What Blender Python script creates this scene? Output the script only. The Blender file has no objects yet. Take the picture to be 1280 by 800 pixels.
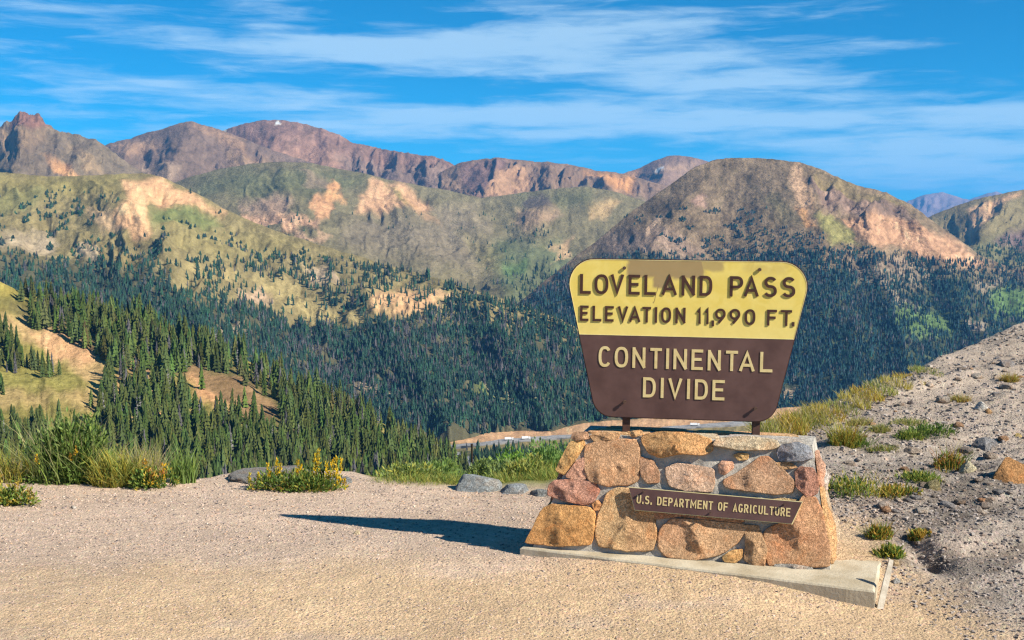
import bpy, math, random
import numpy as np
from mathutils import Vector, Matrix

# ------------------------------------------------------------------ camera, sky, sun, exposure
R = math.radians
scene = bpy.context.scene
COL = scene.collection
FPX, YH = 1400.0, 290.0                   # focal length in photo pixels, eye-level row of the photo
CAM = np.array([0.0, 0.0, 2.6])
PITCH = math.atan(110 / FPX)
cam_d = bpy.data.cameras.new('camera')
cam_d.sensor_width = 36.0
cam_d.lens = 36.0 * FPX / 1280.0
cam_d.clip_start, cam_d.clip_end = 0.1, 120000.0
cam = bpy.data.objects.new('camera', cam_d)
cam.location = CAM
cam.rotation_euler = (R(90) - PITCH, 0, 0)
COL.objects.link(cam)
scene.camera = cam

SUN_EL, SUN_AZ = R(37.5), R(30)           # height; towards the viewer from the right
to_sun = Vector((math.cos(SUN_EL) * math.cos(SUN_AZ), -math.cos(SUN_EL) * math.sin(SUN_AZ), math.sin(SUN_EL)))
sd = bpy.data.lights.new('sun', 'SUN')
sd.energy = 5.0
sd.angle = R(0.53)
sd.color = (1.0, 0.93, 0.80)
sun = bpy.data.objects.new('sun', sd)
sun.rotation_euler = to_sun.to_track_quat('Z', 'Y').to_euler()
sun.location = (30, -20, 60)
COL.objects.link(sun)

vs = scene.view_settings
vs.view_transform = 'Standard'
vs.look = 'None'
vs.exposure = 0.88
vs.gamma = 1.0
vs.use_curve_mapping = False
scene.cycles.use_denoising = True
scene.cycles.denoising_prefilter = 'NONE'
scene.cycles.denoising_input_passes = 'RGB_ALBEDO_NORMAL'
scene.cycles.filter_width = 1.3
scene.cycles.max_bounces = 6
scene.cycles.diffuse_bounces = 3
scene.cycles.volume_bounces = 1
scene.cycles.transparent_max_bounces = 8


class NT:
    """Small helper for writing node trees."""
    def __init__(self, tree):
        self.t = tree
    def n(self, kind, **kw):
        nd = self.t.nodes.new(kind)
        for k, v in kw.items():
            setattr(nd, k, v)
        return nd
    def put(self, sock, v):
        if isinstance(v, bpy.types.NodeSocket):
            self.t.links.new(v, sock)
        else:
            sock.default_value = v
    def m(self, op, a, b=None, c=None, clamp=False):
        nd = self.n('ShaderNodeMath', operation=op, use_clamp=clamp)
        self.put(nd.inputs[0], a)
        if b is not None: self.put(nd.inputs[1], b)
        if c is not None: self.put(nd.inputs[2], c)
        return nd.outputs[0]
    def mix(self, f, a, b, blend='MIX'):
        nd = self.n('ShaderNodeMix', data_type='RGBA', blend_type=blend)
        self.put(nd.inputs[0], f)
        self.put(nd.inputs[6], a)
        self.put(nd.inputs[7], b)
        return nd.outputs[2]
    def ramp(self, f, lo, hi):
        nd = self.n('ShaderNodeMapRange', interpolation_type='SMOOTHSTEP', clamp=True)
        self.put(nd.inputs['Value'], f)
        nd.inputs['From Min'].default_value = lo
        nd.inputs['From Max'].default_value = hi
        return nd.outputs['Result']
    def noise(self, vec, scale, detail=4, rough=0.55, dist=0.0):
        nd = self.n('ShaderNodeTexNoise')
        if vec is not None: self.put(nd.inputs['Vector'], vec)
        nd.inputs['Scale'].default_value = scale
        nd.inputs['Detail'].default_value = detail
        nd.inputs['Roughness'].default_value = rough
        nd.inputs['Distortion'].default_value = dist
        return nd.outputs['Fac']


def c4(c): return (c[0], c[1], c[2], 1.0)


world = bpy.data.worlds.new('World')
scene.world = world
world.use_nodes = True
W = NT(world.node_tree)
world.node_tree.nodes.clear()
sky = W.n('ShaderNodeTexSky', sky_type='NISHITA')
sky.sun_disc = False
sky.sun_elevation = SUN_EL
sky.sun_rotation = R(90) + SUN_AZ
sky.altitude = 3650
sky.air_density = 1.0
sky.dust_density = 0.2
sky.ozone_density = 3.0
tc = W.n('ShaderNodeTexCoord')
sep = W.n('ShaderNodeSeparateXYZ')
W.put(sep.inputs[0], tc.outputs['Generated'])
az = W.m('ARCTAN2', sep.outputs[0], sep.outputs[1])
el = W.m('ARCSINE', sep.outputs[2])
cv = W.n('ShaderNodeCombineXYZ')
W.put(cv.inputs[0], W.m('MULTIPLY', az, 2.6))
W.put(cv.inputs[1], W.m('MULTIPLY', el, 30.0))
wisp = W.noise(cv.outputs[0], 1.5, 6, 0.52, 0.25)
cv2 = W.n('ShaderNodeCombineXYZ')
W.put(cv2.inputs[0], W.m('MULTIPLY', az, 9.0))
W.put(cv2.inputs[1], W.m('MULTIPLY', el, 60.0))
fine = W.noise(cv2.outputs[0], 1.6, 6, 0.60, 0.5)
# cirrus streaks: azimuth, elevation, half widths, weight
tot = None
for (px, py, sx, sy, w) in [(270, 64, 330, 22, .62), (350, 12, 60, 34, .42), (830, 90, 300, 46, .62), (620, 152, 640, 24, .75),
                            (690, 18, 200, 26, .40), (150, 120, 260, 18, .35), (1130, 205, 260, 26, .62), (560, 60, 180, 22, .35),
                            (1235, 20, 110, 16, .35), (1270, 155, 110, 18, .4), (1180, 236, 200, 14, .5), (930, 168, 220, 22, .3)]:
    a0, e0 = math.atan((px - 640) / FPX), math.atan((YH - py) / FPX)
    dx = W.m('DIVIDE', W.m('SUBTRACT', az, a0), sx / FPX)
    dy = W.m('DIVIDE', W.m('SUBTRACT', el, e0), sy / FPX)
    g = W.m('EXPONENT', W.m('MULTIPLY', W.m('ADD', W.m('MULTIPLY', dx, dx), W.m('MULTIPLY', dy, dy)), -1.0))
    g = W.m('MULTIPLY', g, w)
    tot = g if tot is None else W.m('ADD', tot, g)
dens = W.m('ADD', W.m('MULTIPLY', W.m('SUBTRACT', wisp, 0.5), 2.1), W.m('MULTIPLY', W.m('SUBTRACT', fine, 0.5), 1.15))
dens = W.m('ADD', dens, W.m('MULTIPLY', tot, 0.95))
cloud = W.ramp(dens, 0.08, 0.85)
tint = W.mix(1.0, sky.outputs[0], (0.0, 0.98, 1.30, 1), 'MULTIPLY')
skyc = W.mix(W.m('MULTIPLY', cloud, 0.58), tint, (7.2, 9.6, 11.0, 1))
bg = W.n('ShaderNodeBackground')
W.put(bg.inputs[0], skyc)
bg.inputs[1].default_value = 0.055
wo = W.n('ShaderNodeOutputWorld')
W.put(wo.inputs[0], bg.outputs[0])

# ------------------------------------------------------------------ helpers: noise, meshes, materials
rng = np.random.default_rng(7)


def _h(ix, iy, s):
    h = (ix.astype(np.int64) * 374761393 + iy.astype(np.int64) * 668265263 + s * 1442695041) & 0x7fffffff
    h = ((h ^ (h >> 13)) * 1274126177) & 0x7fffffff
    h = h ^ (h >> 16)
    return (h & 0xffffff) / float(0xffffff)


def vnoise(x, y, s=0):
    x, y = np.asarray(x, float), np.asarray(y, float)
    ix, iy = np.floor(x), np.floor(y)
    fx, fy = x - ix, y - iy
    fx, fy = fx * fx * fx * (fx * (fx * 6 - 15) + 10), fy * fy * fy * (fy * (fy * 6 - 15) + 10)
    a, b = _h(ix, iy, s), _h(ix + 1, iy, s)
    c, d = _h(ix, iy + 1, s), _h(ix + 1, iy + 1, s)
    return (a * (1 - fx) + b * fx) * (1 - fy) + (c * (1 - fx) + d * fx) * fy * 1.0


def fbm(x, y, o=5, s=0, g=0.5):
    """-1 .. 1"""
    t, a, n = 0.0, 1.0, 0.0
    x, y = np.asarray(x, float), np.asarray(y, float)
    for k in range(o):
        t = t + a * (vnoise(x, y, s + 17 * k) * 2 - 1)
        n += a
        a *= g
        x, y = x * 2.03 + 11.3, y * 2.03 + 5.7
    return t / n


def ridged(x, y, o=4, s=0):
    t, a, n = 0.0, 1.0, 0.0
    for k in range(o):
        t = t + a * (1 - np.abs(vnoise(x, y, s + 31 * k) * 2 - 1))
        n += a
        a *= 0.5
        x, y = x * 2.1 + 3.1, y * 2.1 + 7.7
    return t / n


def sst(x, a, b):
    t = np.clip((np.asarray(x, float) - a) / (b - a), 0, 1)
    return t * t * (3 - 2 * t)


def ray(px, py):
    """Direction through a photo pixel, scaled to one metre forward."""
    px, py = np.asarray(px, float), np.asarray(py, float)
    u = 400 - py
    y = FPX * math.cos(PITCH) + u * math.sin(PITCH)
    z = -FPX * math.sin(PITCH) + u * math.cos(PITCH)
    return np.stack([(px - 640) / y, np.ones_like(y), z / y], -1)


def pixel_of(P):
    """Photo pixel of world points."""
    Q = np.asarray(P, float) - CAM
    f = Q[..., 1] * math.cos(PITCH) - Q[..., 2] * math.sin(PITCH)
    u = Q[..., 1] * math.sin(PITCH) + Q[..., 2] * math.cos(PITCH)
    return 640 + FPX * Q[..., 0] / f, 400 - FPX * u / f


def on_z(px, py, z):
    r = ray(px, py)
    return CAM + r * ((z - CAM[2]) / r[2])


def on_plane(px, py, P, n):
    r = ray(px, py)
    return CAM + r * (np.dot(P - CAM, n) / np.dot(r, n))


def mesh_np(name, V, F, col=None, smooth=False):
    me = bpy.data.meshes.new(name)
    V = np.asarray(V, np.float32)
    F = np.asarray(F, np.int32)
    k = F.shape[1]
    me.vertices.add(len(V))
    me.vertices.foreach_set('co', V.ravel())
    me.loops.add(F.size)
    me.loops.foreach_set('vertex_index', F.ravel())
    me.polygons.add(len(F))
    me.polygons.foreach_set('loop_start', np.arange(0, F.size, k, dtype=np.int32))
    me.polygons.foreach_set('loop_total', np.full(len(F), k, np.int32))
    me.polygons.foreach_set('use_smooth', np.full(len(F), smooth, bool))
    if col is not None:
        at = me.attributes.new('Col', 'FLOAT_COLOR', 'POINT')
        c = np.ones((len(V), 4), np.float32)
        c[:, :3] = col
        at.data.foreach_set('color', c.ravel())
    me.update()
    me.validate()
    return me


def link(name, me, mat=None, parent=None, **props):
    o = bpy.data.objects.new(name, me)
    COL.objects.link(o)
    if mat is not None and me is not None and not me.materials:
        me.materials.append(mat)
    if parent is not None:
        o.parent = parent
    for k, v in props.items():
        o[k] = v
    return o


def thing(name, label, category, loc=(0, 0, 0), group=None):
    o = link(name, None, None, None, label=label, category=category)
    o.location = loc
    if group:
        o['group'] = group
    return o


def grid_faces(nr, nc):
    i = np.arange(nr - 1)[:, None] * nc + np.arange(nc - 1)[None, :]
    return np.stack([i, i + 1, i + nc + 1, i + nc], -1).reshape(-1, 4)


def poly_mask(X, Y, pts, soft):
    """1 inside a polygon, fading over `soft` either side of its outline."""
    pts = np.asarray(pts, float)
    n = len(pts)
    d2 = np.full(X.shape, 1e18)
    ins = np.zeros(X.shape, bool)
    for i in range(n):
        a, b = pts[i], pts[(i + 1) % n]
        e = b - a
        wx, wy = X - a[0], Y - a[1]
        t = np.clip((wx * e[0] + wy * e[1]) / (e @ e), 0, 1)
        d2 = np.minimum(d2, (wx - e[0] * t) ** 2 + (wy - e[1] * t) ** 2)
        cr = (a[1] <= Y) != (b[1] <= Y)
        with np.errstate(divide='ignore', invalid='ignore'):
            xi = a[0] + (Y - a[1]) * e[0] / (e[1] if e[1] else 1e-9)
        ins ^= cr & (X < xi)
    d = np.sqrt(d2) * np.where(ins, 1, -1)
    return sst(d, -soft, soft)


def make_mat(name, rough=0.9, spec=0.2):
    m = bpy.data.materials.new(name)
    m.use_nodes = True
    t = NT(m.node_tree)
    b = m.node_tree.nodes['Principled BSDF']
    b.inputs['Roughness'].default_value = rough
    b.inputs['Specular IOR Level'].default_value = spec
    return m, t, b


def bump(t, b, h, strength, dist):
    bp = t.n('ShaderNodeBump')
    bp.inputs['Strength'].default_value = strength
    bp.inputs['Distance'].default_value = dist
    t.put(bp.inputs['Height'], h)
    t.put(b.inputs['Normal'], bp.outputs[0])


def mat_terrain(name, scales, contrast, bdist, bscale):
    m, t, b = make_mat(name, 1.0, 0.0)
    at = t.n('ShaderNodeAttribute', attribute_name='Col')
    co = t.n('ShaderNodeTexCoord').outputs['Object']
    c = at.outputs['Color']
    for i, s in enumerate(scales):
        f = t.noise(co, s, 5, 0.65)
        k = t.m('ADD', t.m('MULTIPLY', t.m('SUBTRACT', f, 0.5), contrast * 2), 1.0)
        cb = t.n('ShaderNodeCombineXYZ')
        for q in range(3):
            t.put(cb.inputs[q], k)
        c = t.mix(1.0, c, cb.outputs[0], 'MULTIPLY')
    t.put(b.inputs['Base Color'], c)
    bump(t, b, t.noise(co, bscale, 6, 0.68), 1.0, bdist)
    return m


def mat_attr(name, rough=0.8, spec=0.1, var=0.15, scale=4.0, trans=0.0):
    m, t, b = make_mat(name, rough, spec)
    at = t.n('ShaderNodeAttribute', attribute_name='Col')
    co = t.n('ShaderNodeTexCoord').outputs['Object']
    f = t.noise(co, scale, 3, 0.6)
    k = t.m('ADD', t.m('MULTIPLY', t.m('SUBTRACT', f, 0.5), var * 2), 1.0)
    cb = t.n('ShaderNodeCombineXYZ')
    for q in range(3):
        t.put(cb.inputs[q], k)
    c = t.mix(1.0, at.outputs['Color'], cb.outputs[0], 'MULTIPLY')
    t.put(b.inputs['Base Color'], c)
    if trans:
        tr = t.n('ShaderNodeBsdfTranslucent')
        t.put(tr.inputs[0], c)
        mx = t.n('ShaderNodeMixShader')
        mx.inputs[0].default_value = trans
        t.put(mx.inputs[1], b.outputs[0])
        t.put(mx.inputs[2], tr.outputs[0])
        t.put(m.node_tree.nodes['Material Output'].inputs[0], mx.outputs[0])
    return m


MAT_FAR = mat_terrain('mountain_ground', (0.02, 0.11, 0.35), 0.42, 13.0, 0.07)
MAT_MID = mat_terrain('hillside_ground', (0.04, 0.3), 0.40, 3.0, 0.2)
MAT_TREE = mat_attr('spruce_needles', 0.9, 0.05, 0.25, 0.5)
MAT_LEAF = mat_attr('leaves', 0.6, 0.25, 0.2, 9.0, 0.38)

# ------------------------------------------------------------------ far terrain, layer behind layer
# albedos
GRASS, OLIVE, SAGE = (.150, .150, .050), (.215, .190, .080), (.125, .135, .070)
ROCK, PURPLE, DARKROCK = (.165, .130, .108), (.190, .125, .108), (.095, .080, .075)
ORANGE, PINK, TAN, PALE = (.50, .28, .125), (.40, .265, .185), (.34, .25, .145), (.42, .36, .29)
SHRUB, DEEP, LUSH = (.045, .075, .040), (.030, .055, .035), (.090, .165, .060)
SNOW = (.8, .82, .85)


class Layer:
    pass


def smooth_line(pts, px, jag=0.0, seed=0, jscale=9.0):
    pts = np.asarray(pts, float)
    fine = np.arange(pts[0, 0] - 60, pts[-1, 0] + 60, 1.0)
    y = np.interp(fine, pts[:, 0], pts[:, 1])
    k = np.exp(-0.5 * (np.arange(-12, 13) / 1.3) ** 2)
    k /= k.sum()
    ys = np.convolve(np.pad(y, 12, mode='edge'), k, 'valid')
    r = np.interp(px, fine, ys)
    if seed == 41:
        r = r - 10 * (ridged(px / 10, px * 0, 5, 4) - .64) * sst(px, 8, 18) * (1 - sst(px, 58, 70))
    if jag:
        r = r + jag * fbm(px / jscale, px * 0 + seed, 5, seed, 0.68)
    return r


def make_layer(name, label, skyl, bottom, d_sky, d_bot, px0, px1, step, nrow, gul, gscale, rough, base, patches, mat,
               jag=1.2, warp=7.0, prof=1.0, seed=1, jscale=9.0, gwin=None, streaks=.7, warm=(1.24, 1.11, 1.02), spurs=()):
    """A mountain side: skyline and foot read from the photo, each at its own distance; gullies and roughness are relief in metres."""
    px = np.arange(px0, px1 + step, step, dtype=float)
    nc = len(px)
    ys = smooth_line(skyl, px, jag, seed, jscale)
    yb = np.maximum(smooth_line(bottom, px), ys + 6)
    ds = np.interp(px, *zip(*d_sky))
    db = np.interp(px, *zip(*d_bot))
    t = np.linspace(0, 1, nrow)[:, None]
    PY = ys[None] + (yb - ys)[None] * t
    PX = np.repeat(px[None], nrow, 0)
    D = ds[None] + (db - ds)[None] * t ** prof
    for (xa, ya, xb, yb2, wpx, dist) in spurs:            # ribs standing out towards the viewer
        xr = xa + (PY - ya) * (xb - xa) / (yb2 - ya) + 5 * fbm(PY / 14, PY * 0 + xa, 3, seed)
        rib = np.clip(1 - np.abs(PX - xr) / (wpx * (.55 + .45 * sst(PY, ya, yb2))), 0, 1)
        D = D - dist * rib * sst(PY, ya - 4, ya + .45 * (yb2 - ya))
    P = CAM + ray(PX, PY) * D[..., None]
    win = sst(t, 0.0, 0.10) * 0.9 + 0.1
    gm = 1.0 if gwin is None else gwin(PX, PY)
    wx = PX + 10 * fbm(PX / 40, PY / 40, 3, seed + 5)
    wx = wx + 16 * fbm(PX / 60, PY / 25, 4, seed + 6) + (PY - ys[None]) * .55 * fbm(PX / 90, PX * 0, 2, seed + 7)
    g = (ridged(wx / gscale, PY / (gscale * 1.5), 5, seed + 3) - 0.62) * (.35 + 1.3 * sst(fbm(PX / 55, PY / 28, 3, seed + 8), -.4, .5))
    g = g + .35 * (ridged(P[..., 0] * rough[1] * 2.2, P[..., 1] * rough[1] * 1.1, 5, seed + 4) - .62)
    r = fbm(P[..., 0] * rough[1], P[..., 1] * rough[1], 6, seed + 9, 0.6)
    P[..., 2] += win * (gul * g * gm + rough[0] * r)
    qx, qy = PX, PY
    wx = qx + warp * 1.6 * fbm(qx / 22, qy / 16, 5, seed + 21, 0.6)
    wy = qy + warp * fbm(qx / 22, qy / 16, 5, seed + 22, 0.6)
    col = np.zeros(PX.shape + (3,))
    col[:] = base
    for (pts, c, soft, amt) in patches:
        if pts is None:
            mk = amt
        else:
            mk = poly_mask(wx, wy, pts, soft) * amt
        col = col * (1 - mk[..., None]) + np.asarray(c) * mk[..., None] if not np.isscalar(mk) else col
    streak = fbm(wx / 5, qy / 20, 4, seed + 31, .62)
    grain = fbm(qx / 3.2, qy / 2.2, 3, seed + 32, .6)
    blot = fbm(qx / 26, qy / 9, 4, seed + 33, .6)
    col = col * np.clip(1 + streaks * (.50 * streak + .30 * grain + .35 * blot), .35, 1.8)[..., None]
    col = np.clip(col * warm, 0, .62)
    dk = (sst(fbm(qx / 9, qy / 4, 4, seed + 34, .6), .16, .34) * .6 * streaks)[..., None]
    col = col * (1 - dk) + col * np.array((.62, .66, .62)) * dk
    # far side of the crest and a foot below the visible edge
    back, bcol = [], []
    for k, (dd, dz) in enumerate(((420, 330), (190, 130), (70, 34), (20, 6))):
        q = P[0].copy()
        sc = ds / 5000.0
        q[:, 1] += dd * sc * 2
        q[:, 0] += dd * sc * 2 * q[:, 0] / q[:, 1]
        q[:, 2] -= dz * sc * 2
        back.append(q)
        bcol.append(col[0])
    foot = P[-1].copy()
    foot[:, 2] -= 0.05 * db
    V = np.concatenate([np.array(back), P, foot[None]], 0)
    Cc = np.concatenate([np.array(bcol), col, col[-1:]], 0)
    nr = V.shape[0]
    me = mesh_np(name, V.reshape(-1, 3), grid_faces(nr, nc)[:, ::-1], Cc.reshape(-1, 3), True)
    o = link(name, me, mat, None, kind='structure')
    o['label'] = label
    L = Layer()
    L.P, L.px, L.ys, L.yb, L.n, L.nc, L.o = P, px, ys, yb, nrow, nc, o
    return L


def on_layer(L, px, py):
    px, py = np.atleast_1d(px).astype(float), np.atleast_1d(py).astype(float)
    fc = np.clip((px - L.px[0]) / (L.px[1] - L.px[0]), 0, L.nc - 1.001)
    ys, yb = np.interp(px, L.px, L.ys), np.interp(px, L.px, L.yb)
    fr = np.clip((py - ys) / (yb - ys), 0, 0.9999) * (L.n - 1)
    c, r = fc.astype(int), np.minimum(fr.astype(int), L.n - 2)
    a, b = (fc - c)[:, None], (fr - r)[:, None]
    return (L.P[r, c] * (1 - a) + L.P[r, c + 1] * a) * (1 - b) + (L.P[r + 1, c] * (1 - a) + L.P[r + 1, c + 1] * a) * b


make_layer('blue_mountains', 'far blue mountains in the gap right of the brown peak',
           [(1000, 300), (1100, 276), (1135, 251), (1155, 244), (1178, 240), (1200, 247), (1212, 250), (1232, 242), (1246, 239), (1262, 246), (1340, 262), (1500, 270)],
           [(1000, 330), (1500, 330)], [(1000, 19000), (1500, 19000)], [(1000, 16000), (1500, 16000)], 1000, 1500, 2.0, 40, 120, 14, (60, .002),
           (.17, .14, .15), [], MAT_FAR, 1.0, seed=3)

yy = lambda PX, PY: (PX, PY)

make_layer('red_mountain', 'reddish brown mountain ridge with small snow patches',
           [(180, 200), (270, 167), (290, 159), (315, 152), (345, 149), (372, 153), (400, 160), (425, 169), (440, 178), (480, 187), (520, 193), (545, 196), (560, 203), (575, 211), (640, 235)],
           [(180, 300), (400, 290), (640, 300)], [(180, 6900), (640, 6500)], [(180, 5200), (640, 5200)], 180, 640, 1.5, 80, 75, 17, (26, .004), PURPLE,
           [([(300, 190), (420, 190), (470, 240), (300, 240)], (.26, .17, .135), 14, .8), ([(420, 195), (580, 215), (580, 250), (440, 235)], (.17, .135, .125), 9, .8),
            ([(345, 153), (349, 152), (350, 156), (345, 157)], SNOW, 1.0, 1), ([(276, 161), (285, 160), (286, 163), (277, 164)], SNOW, 1.0, 1)],
           MAT_FAR, 1.6, 6, seed=11, jscale=6, streaks=1.0, warm=(1.20, 1.05, .84), gwin=lambda X, Y: .35 + .9 * sst(X, 410, 450), spurs=[(345, 149, 330, 225, 80, 300), (400, 160, 420, 225, 30, 140), (450, 182, 445, 240, 22, 160), (490, 190, 500, 240, 22, 150), (530, 195, 545, 245, 20, 140)])

make_layer('red_saddle_ridge', 'low reddish saddle ridge at the head of the valley',
           [(500, 245), (540, 222), (560, 210), (575, 203), (600, 199), (622, 197), (650, 200), (690, 203), (720, 207), (745, 213), (780, 217), (830, 232), (900, 260)],
           [(500, 310), (900, 310)], [(500, 6100), (900, 6400)], [(500, 4900), (900, 4900)], 500, 900, 1.5, 80, 70, 16, (22, .004), (.185, .135, .105),
           [([(570, 205), (640, 200), (615, 235), (590, 250)], (.17, .115, .115), 6, .9), ([(625, 215), (655, 208), (660, 235), (615, 250), (605, 245)], (.33, .22, .15), 4, .9),
            ([(735, 215), (790, 222), (790, 240), (760, 235)], (.44, .25, .12), 7, .9), ([(690, 235), (800, 250), (800, 300), (640, 300)], SAGE, 10, .8)],
           MAT_FAR, 1.0, 6, seed=23, warm=(1.20, 1.05, .84), spurs=[(622, 197, 605, 250, 36, 260), (690, 203, 700, 250, 34, 200), (745, 213, 770, 250, 26, 160)])

make_layer('snow_flecked_peak', 'distant brown peak with one snow fleck behind the right mountain',
           [(700, 245), (765, 222), (785, 214), (800, 210), (815, 202), (833, 195), (850, 194), (872, 198), (900, 207), (980, 240)],
           [(700, 310), (980, 310)], [(700, 7600), (980, 7600)], [(700, 6300), (980, 6300)], 700, 980, 1.5, 60, 60, 18, (22, .004), (.19, .14, .12),
           [([(812, 205), (870, 200), (860, 212), (815, 213)], (.30, .22, .17), 4, .7), ([(817, 208), (826, 207), (827, 210), (816, 211)], SNOW, 1, 1),
            ([(780, 215), (800, 212), (800, 235), (780, 235)], (.42, .25, .13), 6, .7)], MAT_FAR, 1.0, 6, seed=29, warm=(1.20, 1.05, .84), spurs=[(842, 194, 815, 245, 40, 260)])

make_layer('dark_peak', 'dark grey brown peak left of the reddish ridge',
           [(60, 215), (100, 195), (135, 180), (165, 173), (185, 165), (200, 162), (222, 155), (238, 150.5), (250, 155), (275, 162), (300, 171), (330, 183), (380, 200), (450, 222)],
           [(60, 290), (450, 290)], [(60, 6000), (450, 6000)], [(60, 4800), (450, 4800)], 60, 450, 1.5, 80, 62, 22, (24, .004), (.150, .115, .100),
           [([(140, 180), (200, 178), (195, 190), (150, 196)], (.30, .21, .15), 6, .7), ([(240, 153), (300, 170), (310, 195), (270, 178)], (.29, .20, .14), 6, .75),
            ([(280, 190), (340, 195), (350, 215), (285, 215)], (.32, .23, .16), 7, .6), ([(170, 205), (230, 215), (210, 230), (160, 220)], (.30, .24, .19), 5, .5)],
           MAT_FAR, 1.4, 6, seed=37, warm=(1.20, 1.05, .84), spurs=[(238, 150, 205, 235, 62, 320), (300, 171, 315, 235, 36, 200), (165, 173, 150, 225, 30, 200)])

make_layer('crag_mountain', 'mountain crowned by a jagged rock crag at the left edge',
           [(-240, 175), (-60, 172), (0, 158), (8, 152), (16, 150), (20, 145), (26, 141), (33, 143), (38, 141), (47, 143), (52, 148), (57, 152), (62, 155), (68, 162), (85, 166), (100, 169),
            (110, 173), (118, 173), (130, 181), (150, 196), (180, 217), (260, 262)],
           [(-240, 300), (260, 300)], [(-240, 5000), (260, 5000)], [(-240, 4000), (260, 4000)], -240, 260, 1.3, 90, 60, 17, (20, .005), (.165, .140, .105),
           [([(-100, 165), (70, 160), (40, 190), (-100, 200)], (.27, .20, .14), 9, .7), ([(12, 148), (30, 138), (50, 140), (66, 160), (40, 160), (15, 160)], (.21, .12, .10), 3, .95),
            ([(55, 195), (66, 198), (100, 225), (80, 225)], (.50, .30, .16), 3.5, .95), ([(90, 180), (115, 195), (130, 215), (110, 215)], (.30, .23, .15), 5, .7),
            ([(40, 175), (90, 175), (60, 215), (0, 215)], (.12, .10, .085), 10, .6)],
           MAT_FAR, 2.2, 6, seed=41, jscale=5, warm=(1.20, 1.05, .84), spurs=[(42, 143, 15, 220, 46, 280), (118, 173, 85, 225, 34, 200), (75, 164, 62, 215, 22, 140)])

L_C = make_layer('green_ridge', 'green alpine ridge with orange scree scars and basin below',
                 [(120, 265), (180, 242), (235, 222), (270, 212), (310, 205), (345, 202), (390, 204), (440, 214), (490, 225), (530, 233), (560, 238), (600, 247), (640, 243), (690, 236), (730, 233),
                  (770, 240), (800, 250), (850, 262), (920, 300), (1000, 330)],
                 [(120, 330), (300, 335), (420, 350), (560, 390), (640, 420), (720, 450), (1000, 480)], [(120, 4400), (600, 4700), (1000, 4700)], [(120, 3000), (600, 2900), (1000, 2900)],
                 120, 1000, 1.5, 130, 20, 20, (20, .005), (.150, .140, .078),
                 [([(240, 225), (300, 212), (420, 215), (460, 225), (420, 245), (330, 250), (250, 240)], (.105, .120, .060), 12, .8),
                  ([(375, 215), (410, 225), (415, 240), (385, 235)], (.23, .18, .13), 6, .7),
                  ([(300, 255), (350, 245), (370, 255), (350, 270), (310, 268)], (.30, .22, .165), 7, .8),
                  ([(388, 250), (400, 243), (412, 248), (415, 272), (395, 275)], (.50, .30, .16), 4, .95),
                  ([(408, 236), (420, 228), (430, 236), (428, 252), (412, 255)], (.50, .29, .14), 4, .95),
                  ([(300, 270), (345, 265), (370, 272), (395, 275), (405, 290), (350, 280), (300, 276)], (.44, .29, .19), 4, .9),
                  ([(440, 262), (462, 240), (470, 225), (500, 228), (520, 240), (545, 258), (540, 262), (500, 262), (460, 268)], (.46, .30, .175), 5, .95),
                  ([(495, 235), (525, 255), (555, 280), (540, 275), (510, 258)], (.42, .27, .14), 4, .7), ([(485, 228), (500, 245), (520, 262), (495, 250)], GRASS, 4, .9),
                  ([(370, 290), (395, 300), (410, 292), (400, 305), (365, 300)], (.48, .33, .22), 4, .8), ([(352, 280), (375, 282), (372, 292), (350, 290)], (.48, .31, .2), 4, .8),
                  ([(540, 255), (600, 258), (610, 290), (560, 290)], (.23, .2, .14), 9, .6), ([(440, 275), (540, 270), (620, 300), (600, 340), (480, 320), (420, 300)], (.19, .165, .125), 18, .6),
                  ([(570, 290), (640, 310), (660, 350), (600, 330)], (.17, .16, .07), 12, .7),
                  ([(650, 262), (690, 250), (700, 270), (660, 285), (640, 280)], (.36, .25, .17), 6, .55), ([(735, 255), (770, 248), (760, 270), (740, 275)], (.36, .27, .14), 5, .8),
                  ([(640, 240), (740, 238), (740, 258), (660, 262)], (.105, .115, .055), 9, .7), ([(655, 245), (680, 240), (685, 258), (660, 262)], (.10, .08, .08), 4, .7),
                  ([(620, 300), (700, 300), (720, 340), (720, 420), (640, 400), (620, 350)], (.090, .125, .065), 14, .7),
                  ([(690, 305), (715, 295), (705, 320), (690, 325)], (.36, .26, .15), 4, .8), ([(630, 330), (660, 320), (650, 345), (640, 352)], LUSH, 6, .7)],
                 MAT_FAR, 1.0, 8, seed=53, spurs=[(345, 202, 400, 310, 80, 140), (490, 225, 520, 300, 40, 90), (575, 241, 620, 340, 50, 110), (690, 236, 655, 330, 44, 120)])

L_D2 = make_layer('tan_shoulder', 'tan and green mountain shoulder at the right edge',
                  [(1080, 320), (1120, 296), (1165, 269), (1200, 255), (1240, 244), (1280, 237), (1400, 214), (1560, 200)], [(1080, 430), (1560, 430)], [(1080, 5000), (1560, 5000)],
                  [(1080, 3000), (1560, 3000)], 1080, 1560, 1.5, 90, 36, 24, (22, .005), (.185, .165, .085),
                  [([(1205, 290), (1213, 265), (1240, 252), (1275, 238), (1280, 242), (1245, 262), (1225, 285), (1215, 300)], (.46, .31, .18), 4, .95),
                   ([(1215, 300), (1280, 290), (1280, 330), (1200, 330)], (.11, .12, .06), 8, .8), ([(1240, 302), (1300, 275), (1330, 300), (1280, 310)], (.15, .105, .11), 6, .8)],
                  MAT_FAR, 1.0, 6, seed=61, spurs=[(1270, 238, 1215, 310, 50, 220)])

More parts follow.
